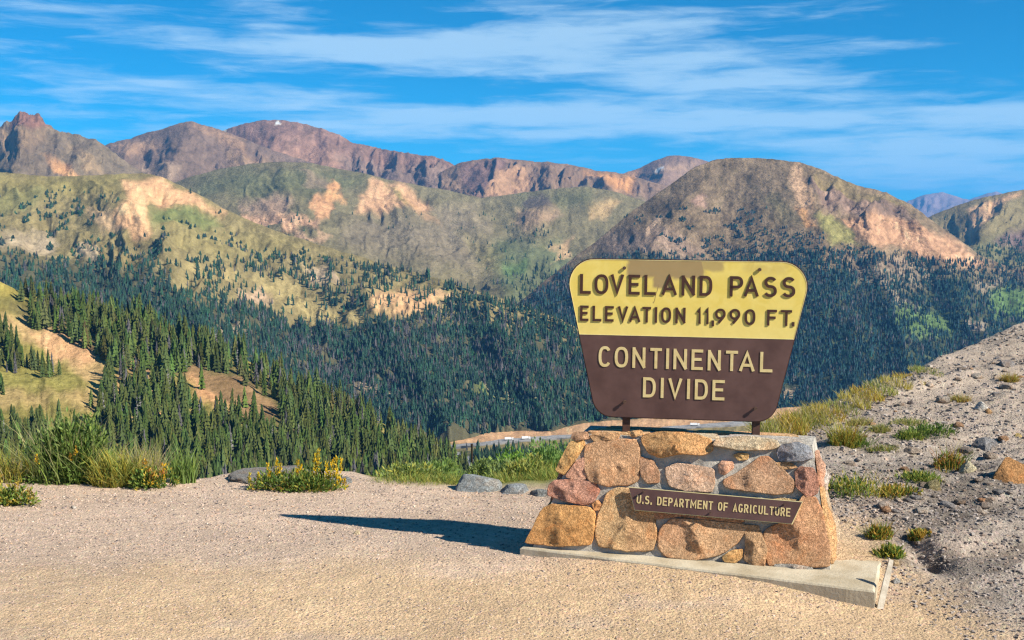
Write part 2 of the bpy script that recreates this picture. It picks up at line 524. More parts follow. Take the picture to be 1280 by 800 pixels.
L_D = make_layer('brown_peak', 'broad green and brown peak with orange scree behind the sign',
                 [(600, 420), (680, 352), (720, 320), (745, 302), (790, 264), (830, 236), (868, 209), (895, 199), (925, 197), (960, 198.5), (1000, 203), (1030, 213), (1060, 226), (1100, 238), (1130, 251), (1160, 272),
                  (1200, 300), (1225, 319), (1260, 334), (1330, 350), (1560, 370)],
                 [(600, 540), (800, 545), (1560, 570)], [(600, 3000), (900, 3500), (1560, 3300)], [(600, 2050), (1560, 2000)], 600, 1560, 1.5, 210, 30, 26, (16, .006), (.172, .136, .088),
                 [([(860, 210), (1000, 203), (1000, 260), (940, 290), (860, 260)], (.150, .122, .082), 14, .8),
                  ([(985, 215), (998, 203), (1015, 240), (1020, 285), (1005, 278), (998, 250)], (.36, .255, .165), 4, .9),
                  ([(998, 256), (1010, 262), (1018, 285), (1008, 285)], (.52, .30, .14), 3, .9),
                  ([(1020, 215), (1060, 228), (1130, 254), (1120, 262), (1060, 245), (1020, 232)], (.20, .165, .085), 6, .9),
                  ([(1010, 225), (1060, 246), (1130, 262), (1150, 280), (1080, 272), (1030, 262)], (.21, .155, .125), 5, .9),
                  ([(1050, 275), (1090, 272), (1150, 282), (1180, 295), (1232, 330), (1200, 335), (1130, 312), (1070, 298)], (.42, .265, .165), 5, .95),
                  ([(1020, 268), (1045, 278), (1075, 305), (1040, 305)], (.20, .20, .075), 5, .9), ([(955, 250), (975, 246), (1005, 280), (975, 278)], (.13, .125, .07), 8, .6),
                  ([(790, 300), (830, 285), (880, 310), (880, 345), (820, 330)], (.27, .205, .16), 9, .75), ([(740, 300), (790, 290), (810, 320), (760, 330)], (.19, .15, .125), 9, .7),
                  ([(815, 275), (832, 262), (822, 285), (808, 300)], (.36, .27, .19), 3.5, .8), ([(862, 250), (880, 245), (885, 260), (868, 260)], (.30, .21, .17), 4, .8),
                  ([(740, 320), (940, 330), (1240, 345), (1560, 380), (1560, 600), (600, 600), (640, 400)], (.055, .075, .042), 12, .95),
                  ([(1060, 330), (1130, 325), (1180, 345), (1140, 370), (1070, 355)], (.27, .22, .175), 12, .55), ([(1100, 350), (1120, 370), (1145, 390), (1120, 385)], (.36, .30, .24), 5, .6),
                  ([(1215, 350), (1250, 352), (1260, 372), (1220, 366)], (.33, .27, .21), 6, .6), ([(1120, 385), (1190, 395), (1205, 418), (1150, 425), (1110, 405)], LUSH, 9, .7),
                  ([(1232, 360), (1290, 365), (1300, 400), (1240, 395)], LUSH, 7, .85), ([(1205, 398), (1230, 400), (1228, 415), (1208, 412)], (.36, .31, .26), 5, .7),
                  ([(972, 500), (980, 489), (996, 483), (1002, 487), (990, 498), (975, 508)], (.44, .36, .25), 2.0, .95)],
                 MAT_FAR, 1.0, 7, seed=71, gwin=lambda X, Y: .40 + 2.2 * sst(X, 1005, 1030) * (1 - sst(X, 1150, 1220)) * (1 - sst(Y, 285, 310)), streaks=1.15, spurs=[(1000, 203, 1035, 320, 120, 150), (900, 197, 800, 330, 70, 90), (1130, 252, 1170, 320, 36, 120), (1070, 230, 1090, 300, 26, 90)])

L_E = make_layer('forested_slope', 'long forested mountain side running down to the highway',
                 [(-260, 200), (-100, 210), (0, 215), (60, 221), (110, 219.5), (150, 217), (180, 217), (205, 222), (235, 236), (260, 249), (285, 263), (320, 279), (360, 294), (420, 312), (480, 330),
                  (560, 352), (640, 377), (700, 398), (760, 430), (860, 500), (940, 560)],
                 [(-260, 400), (0, 400), (150, 430), (300, 480), (430, 540), (540, 546), (560, 543), (700, 535), (800, 526), (940, 590)], [(-260, 2800), (200, 2800), (560, 2300), (940, 2000)],
                 [(-260, 1600), (300, 1600), (560, 1775), (940, 1800)], -260, 940, 1.5, 190, 26, 30, (16, .008), (.180, .160, .078),
                 [([(-100, 210), (60, 224), (160, 218), (140, 240), (-100, 260)], (.20, .185, .070), 10, .7), ([(-100, 240), (60, 240), (40, 262), (-100, 275)], (.13, .14, .06), 8, .7),
                  ([(150, 228), (200, 224), (240, 245), (285, 265), (240, 262), (215, 258), (185, 245), (180, 262), (190, 285), (170, 292), (145, 285), (148, 262), (155, 240)], (.50, .325, .185), 5, .95),
                  ([(110, 262), (145, 268), (150, 285), (120, 285)], (.40, .29, .19), 6, .6), ([(190, 255), (250, 262), (280, 275), (230, 285), (195, 275)], (.115, .15, .055), 8, .85),
                  ([(0, 295), (70, 290), (70, 315), (0, 318)], (.36, .31, .24), 8, .55), ([(95, 312), (120, 308), (125, 325), (98, 325)], (.42, .35, .25), 4, .7),
                  ([(200, 275), (320, 290), (380, 310), (330, 330), (220, 310)], (.22, .20, .085), 12, .6),
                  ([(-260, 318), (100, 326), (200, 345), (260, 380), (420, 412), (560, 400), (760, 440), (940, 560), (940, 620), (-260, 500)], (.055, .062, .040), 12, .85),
                  ([(320, 350), (360, 352), (420, 385), (460, 398), (440, 408), (390, 395), (340, 375)], (.27, .235, .11), 7, .95), ([(230, 330), (290, 335), (300, 352), (235, 350)], (.25, .215, .10), 6, .8),
                  ([(380, 338), (420, 336), (424, 352), (395, 352)], (.42, .34, .24), 5, .8), ([(465, 366), (500, 362), (548, 372), (545, 390), (500, 396), (465, 388)], (.44, .29, .16), 6, .9),
                  ([(545, 366), (565, 366), (562, 374), (545, 374)], (.42, .30, .17), 3, .9), ([(300, 362), (330, 362), (335, 378), (300, 378)], (.40, .30, .21), 6, .8),
                  ([(270, 400), (300, 404), (300, 424), (275, 420)], (.38, .31, .23), 5, .7), ([(440, 480), (500, 480), (500, 500), (450, 498)], (.33, .28, .2), 6, .6),
                  ([(590, 480), (680, 488), (700, 508), (640, 515), (600, 500)], (.115, .16, .06), 8, .8), ([(600, 478), (640, 485), (690, 500), (660, 503), (605, 488)], (.36, .31, .22), 3, .6)],
                 MAT_MID, 1.0, 7, seed=83, spurs=[(150, 217, 210, 330, 110, 220), (420, 312, 500, 440, 110, 120), (600, 365, 660, 480, 60, 80)])

L_G = make_layer('valley_floor', 'valley floor with tan cut bank and grass verge along the highway',
                 [(430, 560), (540, 548), (560, 543), (600, 538), (660, 535), (700, 532), (760, 526), (850, 520), (950, 512), (1040, 505), (1200, 560)],
                 [(430, 640), (1200, 640)], [(430, 1765), (1200, 1765)], [(430, 800), (1200, 800)], 430, 1200, 1.5, 110, 5, 30, (5, .012), (.20, .175, .085),
                 [([(540, 545), (600, 536), (700, 530), (900, 512), (1000, 500), (1000, 525), (850, 536), (700, 548), (560, 556)], (.46, .30, .175), 3, .95),
                  ([(540, 566), (720, 562), (800, 562), (800, 640), (540, 640)], (.07, .085, .04), 5, .8)],
                 MAT_MID, .8, 5, seed=91, gwin=lambda X, Y: .2)

L_F = make_layer('near_ridge', 'near ridge on the left with meadow and dense spruce wood',
                 [(-400, 300), (-150, 318), (0, 352), (30, 366), (60, 375), (100, 381), (150, 393), (200, 408), (250, 428), (300, 447), (330, 462), (400, 496), (440, 512), (480, 530), (520, 550), (560, 573), (600, 605), (680, 670)],
                 [(-400, 640), (0, 640), (300, 650), (560, 652), (680, 720)], [(-400, 830), (0, 830), (568, 760), (680, 740)], [(-400, 430), (0, 430), (560, 520), (680, 520)],
                 -400, 680, 2.0, 150, 3, 34, (6, .015), (.19, .18, .06),
                 [([(-100, 340), (0, 345), (30, 362), (-100, 400)], (.27, .24, .07), 6, .8), ([(-100, 430), (60, 425), (110, 470), (60, 500), (-100, 500)], (.21, .205, .065), 10, .8),
                  ([(-10, 385), (30, 395), (110, 425), (150, 470), (120, 480), (60, 440), (-10, 410)], (.40, .30, .155), 7, .85), ([(40, 415), (100, 418), (130, 440), (100, 452), (60, 440)], (.46, .29, .165), 6, .8),
                  ([(60, 500), (130, 480), (200, 520), (190, 545), (120, 520)], (.34, .26, .13), 8, .7), ([(-20, 480), (60, 495), (60, 510), (-20, 510)], (.36, .28, .14), 7, .7),
                  ([(150, 432), (210, 462), (205, 482), (160, 458)], (.44, .29, .165), 6, .9), ([(230, 455), (300, 472), (355, 512), (345, 526), (290, 515), (240, 490)], (.48, .285, .155), 6, .95),
                  ([(150, 470), (230, 505), (240, 530), (190, 540), (150, 500)], (.44, .27, .15), 7, .8),
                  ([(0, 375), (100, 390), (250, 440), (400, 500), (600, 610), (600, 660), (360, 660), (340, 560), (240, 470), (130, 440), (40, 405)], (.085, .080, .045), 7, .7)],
                 MAT_MID, 1.0, 8, seed=97)

# the low ground under everything
vg = np.array([[-45000, -20000, -460], [45000, -20000, -460], [45000, 60000, -460], [-45000, 60000, -460]], float)
link('low_ground', mesh_np('low_ground', vg, [[0, 1, 2, 3]], np.array([[.11, .11, .07]] * 4)), MAT_FAR, None, kind='structure', label='low ground of the valleys')


# ------------------------------------------------------------------ near ground: gravel turnout, its edge and the scree bank
def edge_tables():
    #        column, row of the edge, height there, fall beyond the edge
    rows = [(-600, 600, -.2, .5), (0, 598, -.22, .5), (240, 600, -.23, .5), (300, 593, -.22, .5), (440, 597, -.22, .5), (470, 605, -.2, .3), (520, 612, -.2, .26), (600, 617, -.2, .27),
            (680, 618, -.2, .24), (760, 590, -.1, .3), (860, 562, .1, .5), (955, 543, .30, .5), (1050, 507, .52, .5), (1150, 463, .75, .5), (1280, 404, 1.15, .5), (1450, 330, 1.95, .5), (1900, 200, 4.2, .5)]
    a = np.array(rows, float)
    De = (2.6 - a[:, 2]) / -ray(a[:, 0], a[:, 1])[:, 2]
    return a[:, 0], De, a[:, 2], a[:, 3]


EX, ED, EZ, EF = edge_tables()


def gz(X, Y, rough=True):
    X, Y = np.asarray(X, float), np.asarray(Y, float)
    px = 640 + FPX * X / np.maximum(Y, .3)
    De, Ze, Fe = np.interp(px, EX, ED), np.interp(px, EX, EZ), np.interp(px, EX, EF)
    De = De + .25 * fbm(px / 60, px * 0, 3, 5)
    t = np.clip((Y - 7.6) / (De - 7.6), 0, 1)
    hill = sst(px, 880, 1150)
    z = Ze * (t * (1 - hill) + hill * t ** 1.15)
    z = z + .95 * sst(-Y, -6.4, -.3)
    over = np.maximum(Y - De, 0)
    soft = over * over / (over + 1.2)
    z = z - Fe * soft - np.maximum(over - 14, 0) * (.55 - Fe)
    # hollow beside the right end of the slab, ground falling away along its front
    z = z - .085 * np.exp(-((X - 2.75) / .75) ** 2 - ((Y - 7.6) / .7) ** 2) - .16 * np.exp(-((X - 3.28) / .12) ** 2 - ((Y - 8.75) / .40) ** 2)
    z = z - .07 * np.exp(-((X - 3.9) / .75) ** 2 - ((Y - 8.75 - .12 * (X - 3.9)) / .12) ** 2)
    z = z + .02 * hill * np.exp(-((X - 4.3) / .9) ** 2 - ((Y - 8.35) / .22) ** 2)
    z = z + .062 * (1 - sst(X, .5, 2.3)) * sst(X, -2.0, -.3) * np.exp(-((Y - 8.75) / .8) ** 2)
    if rough:
        z = z + .012 * fbm(X * 1.3, Y * 1.3, 4, 3) + .006 * fbm(X * 9, Y * 9, 3, 8)
        hs = hill * sst(Y, 8.0, 10.0)
        z = z + .022 * sst(X, 2.9, 3.6) * fbm(X * 7, Y * 7, 5, 25, .68)
        q = X * .45 - Y * .9
        z = z + hs * ((.045 * fbm(X * .9, Y * .9, 4, 13) + .13 * (ridged(q * 1.0, (X + .4 * Y) * .16, 4, 14) - .6)) + .036 * fbm(X * 5, Y * 5, 5, 15, .68))
        z = z + sst(Y, De - .5, De + 3) * .12 * fbm(X * .5, Y * .5, 3, 19)
    return z


def on_ground(px, py):
    r = ray(px, py)
    lo = 3.0
    ts = np.linspace(3.0, 60.0, 2400)
    h = (CAM[2] + r[2] * ts) - gz(r[0] * ts, ts)
    i = int(np.argmax(h < 0)) if (h < 0).any() else len(ts) - 1
    t = ts[i]
    if i > 0 and h[i] < 0:
        t = ts[i - 1] + (ts[i] - ts[i - 1]) * h[i - 1] / (h[i - 1] - h[i])
    p = CAM + r * t
    p[2] = float(gz(p[0], p[1]))
    return p


SANDC, GRAVC, GREYC = np.array((.51, .362, .222)), np.array((.47, .352, .262)), np.array((.315, .265, .222))


def ground_colour(X, Y):
    px = 640 + FPX * X / np.maximum(Y, .3)
    De = np.interp(px, EX, ED)
    n1, n2 = fbm(X * .55, Y * .9, 4, 61), fbm(X * 2.2, Y * 3.0, 4, 62)
    s = sst(Y + 1.1 * n1 + .35 * n2 - .22 * (X - .5), 7.9, 9.8)      # sand in front, gravel towards the edge
    c = SANDC * (1 - s[..., None]) + GRAVC * s[..., None]
    g2 = sst(n2 + n1, .15, .7)[..., None] * .55
    c = c * (1 - g2) + GRAVC * g2
    h = sst(X * 1.0 + .10 * (Y - 8) + .55 * n1 + .25 * n2, 2.75, 3.5)[..., None]
    band = (.5 + .5 * fbm((X * .45 - Y * .9) * .9, (X + Y) * .12, 4, 66))[..., None]
    grey = GREYC * (.82 + .35 * band) + np.array((.06, .035, .02)) * sst(n1, -.1, .5)[..., None]
    brown = np.array((.37, .295, .232))
    grey = grey * (1 + .55 * fbm(X * 2.4, Y * 2.4, 5, 67, .65)[..., None])
    grey = grey * (1 - .45 * sst(fbm((X * .45 - Y * .9) * 2.2, (X + .4 * Y) * .35, 4, 68, .6), .12, .4)[..., None])
    far = sst(Y + n1, 10.5, 13)[..., None]
    grey = grey * (1 - far) + (grey * .35 + brown * .65) * far
    c = c * (1 + .16 * fbm(X * .8, Y * 1.6, 4, 69)[..., None])
    c = c * (1 - h) + grey * h
    veg = (sst(Y, De + .0, De + .8) * sst(px, 440, 480) * (1 - sst(px, 760, 800)))[..., None]
    c = c * (1 - veg) + (np.array((.20, .19, .06)) + .06 * n2[..., None]) * veg
    vl = (sst(Y, De + .1, De + 1.5) * (1 - sst(px, 440, 480)))[..., None]
    c = c * (1 - vl) + np.array((.16, .14, .07)) * vl
    return np.clip(c, .01, 1)


gcols = np.arange(-560, 1861, 5.0)
gy = np.concatenate([np.geomspace(.7, 6, 60), np.geomspace(6.03, 14, 330), np.geomspace(14.05, 30, 150), np.geomspace(30.3, 170, 50)])
GX = (gcols[None] - 640) / FPX * gy[:, None]
GY = np.repeat(gy[:, None], len(gcols), 1)
GZ = gz(GX, GY)
m, t, b = make_mat('gravel_ground', .95, .15)
at = t.n('ShaderNodeAttribute', attribute_name='Col')
co = t.n('ShaderNodeTexCoord').outputs['Object']
c = at.outputs['Color']
for s, k, dt in ((1.1, .22, 4), (9.0, .30, 5), (55.0, .34, 4)):
    f = t.noise(co, s, dt, .65)
    k_ = t.m('ADD', t.m('MULTIPLY', t.m('SUBTRACT', f, .5), k * 2), 1.0)
    cb = t.n('ShaderNodeCombineXYZ')
    for q in range(3): t.put(cb.inputs[q], k_)
    c = t.mix(1.0, c, cb.outputs[0], 'MULTIPLY')
hh = None
for sc_, amt in ((42.0, .55), (95.0, .5)):
    vo = t.n('ShaderNodeTexVoronoi')
    t.put(vo.inputs['Vector'], co)
    vo.inputs['Scale'].default_value = sc_
    hs = t.n('ShaderNodeHueSaturation')
    hs.inputs['Saturation'].default_value = .35
    t.put(hs.inputs['Color'], vo.outputs['Color'])
    pick = t.ramp(t.noise(co, sc_ * .21, 3, .6), .46, .62)
    pc = t.mix(1.0, c, t.mix(.55, (1, 1, 1, 1), hs.outputs[0]), 'MULTIPLY')
    pc = t.mix(1.0, pc, (1.45, 1.45, 1.45, 1), 'MULTIPLY')
    c = t.mix(t.m('MULTIPLY', pick, amt), c, pc)
    hgt = t.m('MULTIPLY', t.m('SUBTRACT', 1.0, vo.outputs['Distance']), 1.0 / sc_ * 20)
    hh = hgt if hh is None else t.m('ADD', hh, hgt)
t.put(b.inputs['Base Color'], c)
hh = t.m('ADD', hh, t.m('MULTIPLY', t.noise(co, 30.0, 6, .7), 1.2))
bump(t, b, hh, .9, .022)
MAT_GROUND = m
link('gravel_ground', mesh_np('gravel_ground', np.stack([GX, GY, GZ], -1).reshape(-1, 3), grid_faces(len(gy), len(gcols)), ground_colour(GX, GY).reshape(-1, 3), True), MAT_GROUND, None,
     kind='structure', label='sandy gravel turnout with grey scree bank on the right')

# the rest of the turnout, beside and behind the viewer
bx_, by_ = np.meshgrid(np.linspace(-45, 45, 91), np.linspace(-50, 6.2, 58))
bz_ = .95 * sst(-by_, -6.4, -.3) - .04 + .02 * fbm(bx_ * .4, by_ * .4, 3, 44)
bz_ = bz_ - np.where(np.abs(bx_) > 12, 0, 0)
link('turnout_ground', mesh_np('turnout_ground', np.stack([bx_, by_, bz_], -1).reshape(-1, 3), grid_faces(58, 91), ground_colour(bx_ * .3, 7.6 + .02 * by_).reshape(-1, 3), True), MAT_GROUND, None, kind='structure',
     label='sandy gravel ground behind the viewer')

# ------------------------------------------------------------------ haze
hz = np.array([[x, y, z] for z in (-470.0, 1300.0) for (x, y) in ((-30000, -3000), (30000, -3000), (30000, 32000), (-30000, 32000))], float)
hf = [[0, 3, 2, 1], [4, 5, 6, 7], [0, 1, 5, 4], [1, 2, 6, 5], [2, 3, 7, 6], [3, 0, 4, 7]]
mh = bpy.data.materials.new('haze')
mh.use_nodes = True
H = NT(mh.node_tree)
mh.node_tree.nodes.clear()
pv = H.n('ShaderNodeVolumePrincipled')
pv.inputs['Color'].default_value = (.14, .46, 1.0, 1)
pv.inputs['Density'].default_value = 0.000036
pv.inputs['Anisotropy'].default_value = 0.0
ho = H.n('ShaderNodeOutputMaterial')
H.put(ho.inputs['Volume'], pv.outputs[0])


# ------------------------------------------------------------------ trees
def spruce_template(tiers, pts, seed, droop=.10, slim=.17, low=.06):
    """Unit-height spruce crown: jagged skirts of boughs, one over the other."""
    r_ = random.Random(seed)
    V, F = [], []
    for k in range(tiers):
        f = k / tiers
        z0 = low + (1 - low) * f
        z1 = low + (1 - low) * min(1.0, (k + 1.9) / tiers) if k < tiers - 1 else 1.0
        rad = slim * ((1 - f) ** .85) * (1.0 if k else .82) + .012
        apex = len(V)
        V.append((r_.uniform(-.01, .01), r_.uniform(-.01, .01), z1))
        a0 = r_.uniform(0, 6.28)
        for q in range(pts):
            a = a0 + 6.2832 * q / pts + r_.uniform(-.12, .12)
            rr = rad * (r_.uniform(.85, 1.2) if q % 2 == 0 else r_.uniform(.42, .62))
            V.append((rr * math.cos(a), rr * math.sin(a), z0 + (-droop * .3 if q % 2 == 0 else droop * .35) / tiers * 3 + r_.uniform(-.012, .012)))
        for q in range(pts):
            F.append((apex, apex + 1 + q, apex + 1 + (q + 1) % pts))
    return np.array(V), np.array(F)


def dead_template(seed, nb=16):
    r_ = random.Random(seed)
    V, F = [], []
    for (x0, y0, z0, x1, y1, z1, w) in [(0, 0, 0, 0, 0, 1, .016)] + [
            (0, 0, z, (.02 + .12 * (1 - z)) * math.cos(a), (.02 + .12 * (1 - z)) * math.sin(a), z + .02, .010) for z, a in ((r_.uniform(.2, .95), r_.uniform(0, 6.28)) for _ in range(nb))]:
        n = len(V)
        V += [(x0 - w, y0 - w, z0), (x0 + w, y0 - w, z0 - w), (x0, y0 + w, z0 + w), (x1, y1, z1)]
        F += [(n, n + 1, n + 3), (n + 1, n + 2, n + 3), (n + 2, n, n + 3)]
    return np.array(V), np.array(F)


def batch(temps, pos, h, wid, rot, col, tid):
    Vs, Fs, Cs, off = [], [], [], 0
    for k, (V, F) in enumerate(temps):
        s = tid == k
        n = int(s.sum())
        if not n:
            continue
        cr, sr = np.cos(rot[s])[:, None], np.sin(rot[s])[:, None]
        x, y, z = V[None, :, 0] * (h[s] * wid[s])[:, None], V[None, :, 1] * (h[s] * wid[s])[:, None], V[None, :, 2] * h[s][:, None]
        P = np.stack([x * cr - y * sr, x * sr + y * cr, z], -1) + pos[s][:, None]
        Vs.append(P.reshape(-1, 3))
        Fs.append((F[None] + (np.arange(n) * len(V))[:, None, None] + off).reshape(-1, 3))
        Cs.append(np.repeat(col[s], len(V), 0))
        off += n * len(V)
    return np.concatenate(Vs), np.concatenate(Fs), np.concatenate(Cs)


def scatter(L, box, n, density, seed):
    """Points on a mountain side, thinned by density(px, py)."""
    g = np.random.default_rng(seed)
    px = g.uniform(box[0], box[2], n)
    py = g.uniform(box[1], box[3], n)
    ys, yb = np.interp(px, L.px, L.ys), np.interp(px, L.px, L.yb)
    ok = (py > ys) & (py < yb) & (g.random(n) < density(px, py))
    return px[ok], py[ok], on_layer(L, px[ok], py[ok])


def pm(px, py, polys, soft=6, seed=0, warp=9):
    wx = px + warp * 1.5 * fbm(px / 20, py / 14, 4, 200 + seed)
    wy = py + warp * fbm(px / 20, py / 14, 4, 300 + seed)
    r = np.zeros(px.shape)
    for p, a in polys:
        mk = poly_mask(wx, wy, p, soft)
        r = r * (1 - mk) + a * mk
    return r


# -- the broad forests too far away to count
def dens_E(px, py):
    d = pm(px, py, [([(-260, 318), (60, 322), (150, 330), (250, 352), (330, 330), (380, 318), (430, 318), (560, 350), (700, 396), (800, 440), (960, 560), (960, 640), (-260, 640)], .9),
                    ([(120, 300), (190, 300), (200, 335), (120, 335)], .45), ([(250, 300), (300, 300), (370, 330), (360, 345), (300, 335)], .5),
                    ([(190, 335), (300, 332), (330, 350), (300, 372), (230, 360)], .28), ([(300, 345), (365, 350), (430, 385), (470, 398), (440, 412), (380, 402), (320, 382)], .06),
                    ([(375, 332), (428, 332), (470, 352), (440, 366), (392, 358)], .25), ([(462, 362), (500, 358), (568, 366), (560, 392), (500, 402), (456, 392)], .14),
                    ([(285, 358), (338, 358), (345, 384), (290, 384)], .22), ([(262, 396), (310, 402), (330, 430), (272, 424)], .35), ([(400, 405), (470, 412), (470, 424), (400, 416)], .4),
                    ([(430, 470), (510, 476), (520, 502), (440, 500)], .5), ([(590, 478), (690, 492), (700, 512), (600, 508)], .5),
                    ([(540, 546), (600, 540), (720, 535), (800, 526), (960, 595), (960, 660), (540, 660)], 0.0)], 4, 1)
    gaps = fbm(px / 15, py / 8, 4, 401)
    d = d * np.where(gaps < -.24 - .16 * sst(py, 380, 430), .25, 1) * (.55 + .45 * sst(py, 350, 410))
    n2 = fbm(px / 16, py / 6, 3, 402)
    up = (py > 236) & (py < 335) & (px < 330)
    orange = pm(px, py, [([(145, 225), (200, 222), (290, 262), (250, 268), (200, 270), (195, 292), (140, 292)], 1)], 4, 3)
    d = np.maximum(d * np.where(up, .55, 1), np.where(up & (n2 > .34), .95, .002 * up) * (1 - orange))
    return d


def dens_D(px, py):
    d = pm(px, py, [([(640, 390), (720, 330), (800, 330), (900, 322), (960, 300), (1030, 312), (1110, 322), (1180, 328), (1240, 330), (1560, 340), (1560, 620), (600, 620)], .95),
                    ([(930, 275), (1020, 290), (1040, 315), (930, 320)], .35), ([(1060, 330), (1130, 325), (1180, 345), (1140, 370), (1070, 355)], .5), ([(1215, 350), (1250, 352), (1260, 372), (1220, 366)], .4),
                    ([(1120, 388), (1190, 397), (1200, 416), (1150, 422)], .22), ([(1236, 362), (1290, 366), (1296, 398), (1242, 394)], .15), ([(1205, 398), (1230, 400), (1228, 415), (1208, 412)], .2),
                    ([(970, 505), (978, 488), (998, 481), (1004, 487), (990, 500)], 0)], 6, 5)
    n2 = fbm(px / 14, py / 6, 3, 405)
    mid = (py > 262) & (py < 335) & (px > 740) & (px < 960)
    d = np.maximum(d, np.where(mid & (n2 > .34), .9, 0))
    gaps = fbm(px / 12, py / 7, 4, 406)
    return d * np.where(gaps < -.36, .35, 1)


def dens_C(px, py):
    n2 = fbm(px / 13, py / 6, 3, 411)
    a = pm(px, py, [([(560, 262), (640, 270), (720, 300), (740, 430), (640, 430), (600, 330)], 1), ([(320, 262), (400, 280), (350, 300), (300, 290)], .8), ([(420, 268), (520, 265), (540, 290), (450, 290)], .35)], 6, 7)
    lo = pm(px, py, [([(640, 350), (740, 330), (760, 450), (660, 420)], .75)], 6, 8)
    return np.maximum(np.where(n2 > .2, .5, .02) * a, lo)


def dens_D2(px, py):
    return pm(px, py, [([(1180, 312), (1240, 300), (1280, 306), (1560, 300), (1560, 440), (1150, 440)], .9), ([(1186, 272), (1200, 282), (1196, 292), (1184, 290)], .5)], 4, 9)


def dens_G(px, py):
    return pm(px, py, [([(540, 565), (640, 563), (720, 560), (960, 552), (960, 640), (540, 640)], .9), ([(566, 560), (592, 560), (596, 600), (560, 600)], .1)], 2, 11, 3)


def tree_cols(n, g, base, spread, dead, px=None, py=None, deadcol=(.095, .088, .090)):
    c = np.array(base)[None] * np.clip(1 + spread * g.standard_normal((n, 1)), .5, 1.45) * np.clip(1 + .12 * g.standard_normal((n, 3)), .75, 1.25)
    isd = g.random(n) < dead
    c[isd] = np.array(deadcol) * (1 + .2 * g.standard_normal((int(isd.sum()), 1)))
    return np.clip(c, .006, .5), isd


def forest(name, label, L, box, n, dens, hm, tiers, pts, base, deadf, seed, wid=1.0):
    g = np.random.default_rng(seed)
    px, py, pos = scatter(L, box, n, dens, seed)
    N = len(px)
    col, isd = tree_cols(N, g, base, .24, deadf(px, py))
    h = hm * np.clip(g.normal(1, .24, N), .45, 1.6)
    low = sst(-py, -340, -320) if L is L_E else (sst(-py, -325, -310) if L is L_D else np.zeros(N))
    h = h * (1 - .42 * low)
    wid = wid * (1 + .9 * low)
    temps = [spruce_template(tiers, pts, seed + q, slim=.19) for q in range(4)]
    V, F, Cc = batch(temps, pos - np.array([0, 0, .5]), h, wid * g.uniform(.7, 1.4, N) * np.where(isd, .75, 1), g.uniform(0, 6.28, N), col, g.integers(0, 4, N))
    link(name, mesh_np(name, V, F, Cc), MAT_TREE, None, kind='stuff', label=label)
    return N


NEEDLE = (.030, .064, .042)
no_dead = lambda px, py: .05 + 0 * px
dead_E = lambda px, py: np.clip(.10 + .62 * poly_mask(px, py, [(470, 395), (600, 395), (700, 430), (720, 490), (600, 470), (520, 450)], 25) * (.5 + fbm(px / 24, py / 12, 3, 77)) +
                                .5 * poly_mask(px, py, [(350, 420), (480, 430), (520, 500), (440, 505), (360, 460)], 20) * (.45 + fbm(px / 24, py / 12, 3, 78)), 0, .8)
dead_D = lambda px, py: np.clip(.16 + .45 * fbm(px / 30, py / 15, 3, 79), 0, .6)
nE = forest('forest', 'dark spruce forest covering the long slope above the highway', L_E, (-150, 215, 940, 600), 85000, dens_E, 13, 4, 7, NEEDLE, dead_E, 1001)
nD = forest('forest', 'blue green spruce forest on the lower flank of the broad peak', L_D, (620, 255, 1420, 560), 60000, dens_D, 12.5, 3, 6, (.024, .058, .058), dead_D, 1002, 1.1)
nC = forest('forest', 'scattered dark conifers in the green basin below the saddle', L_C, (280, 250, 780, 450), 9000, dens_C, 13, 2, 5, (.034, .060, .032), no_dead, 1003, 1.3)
forest('forest', 'dark conifers at the foot of the tan shoulder, right edge', L_D2, (1150, 260, 1420, 440), 9000, dens_D2, 13, 2, 5, NEEDLE, no_dead, 1004, 1.2)
forest('forest', 'band of young spruces between the highway and the near bushes', L_G, (540, 555, 960, 640), 5000, dens_G, 13, 4, 7, (.030, .056, .024), no_dead, 1005)


# -- the near ridge: the 300 largest spruces one by one, the rest as one wood
def dens_F(px, py):
    return pm(px, py, [([(20, 370), (60, 372), (150, 392), (250, 426), (330, 460), (480, 528), (600, 600), (680, 700), (330, 700), (330, 560), (356, 528), (330, 498), (285, 470), (245, 466), (205, 470), (176, 462), (151, 464), (124, 444), (84, 424), (40, 410)], .97),
                       ([(140, 466), (200, 470), (240, 485), (250, 520), (340, 530), (350, 560), (160, 545), (115, 510)], .42), ([(232, 455), (300, 468), (358, 508), (352, 528), (290, 520), (236, 496)], .05),
                       ([(180, 438), (206, 448), (204, 460), (184, 456)], .2), ([(-60, 428), (10, 426), (50, 452), (84, 468), (80, 478), (40, 472), (-60, 446)], .75), ([(-60, 490), (10, 488), (6, 500), (-60, 502)], .3),
                       ([(-200, 560), (60, 545), (130, 545), (150, 640), (-200, 640)], .6), ([(120, 515), (150, 520), (190, 545), (160, 560), (120, 540)], .8),
                       ([(150, 548), (340, 552), (360, 570), (340, 700), (150, 640)], .95), ([(195, 500), (235, 505), (240, 540), (200, 540)], .6), ([(-50, 350), (20, 355), (30, 372), (-50, 380)], .05)], 3, 15, 5)


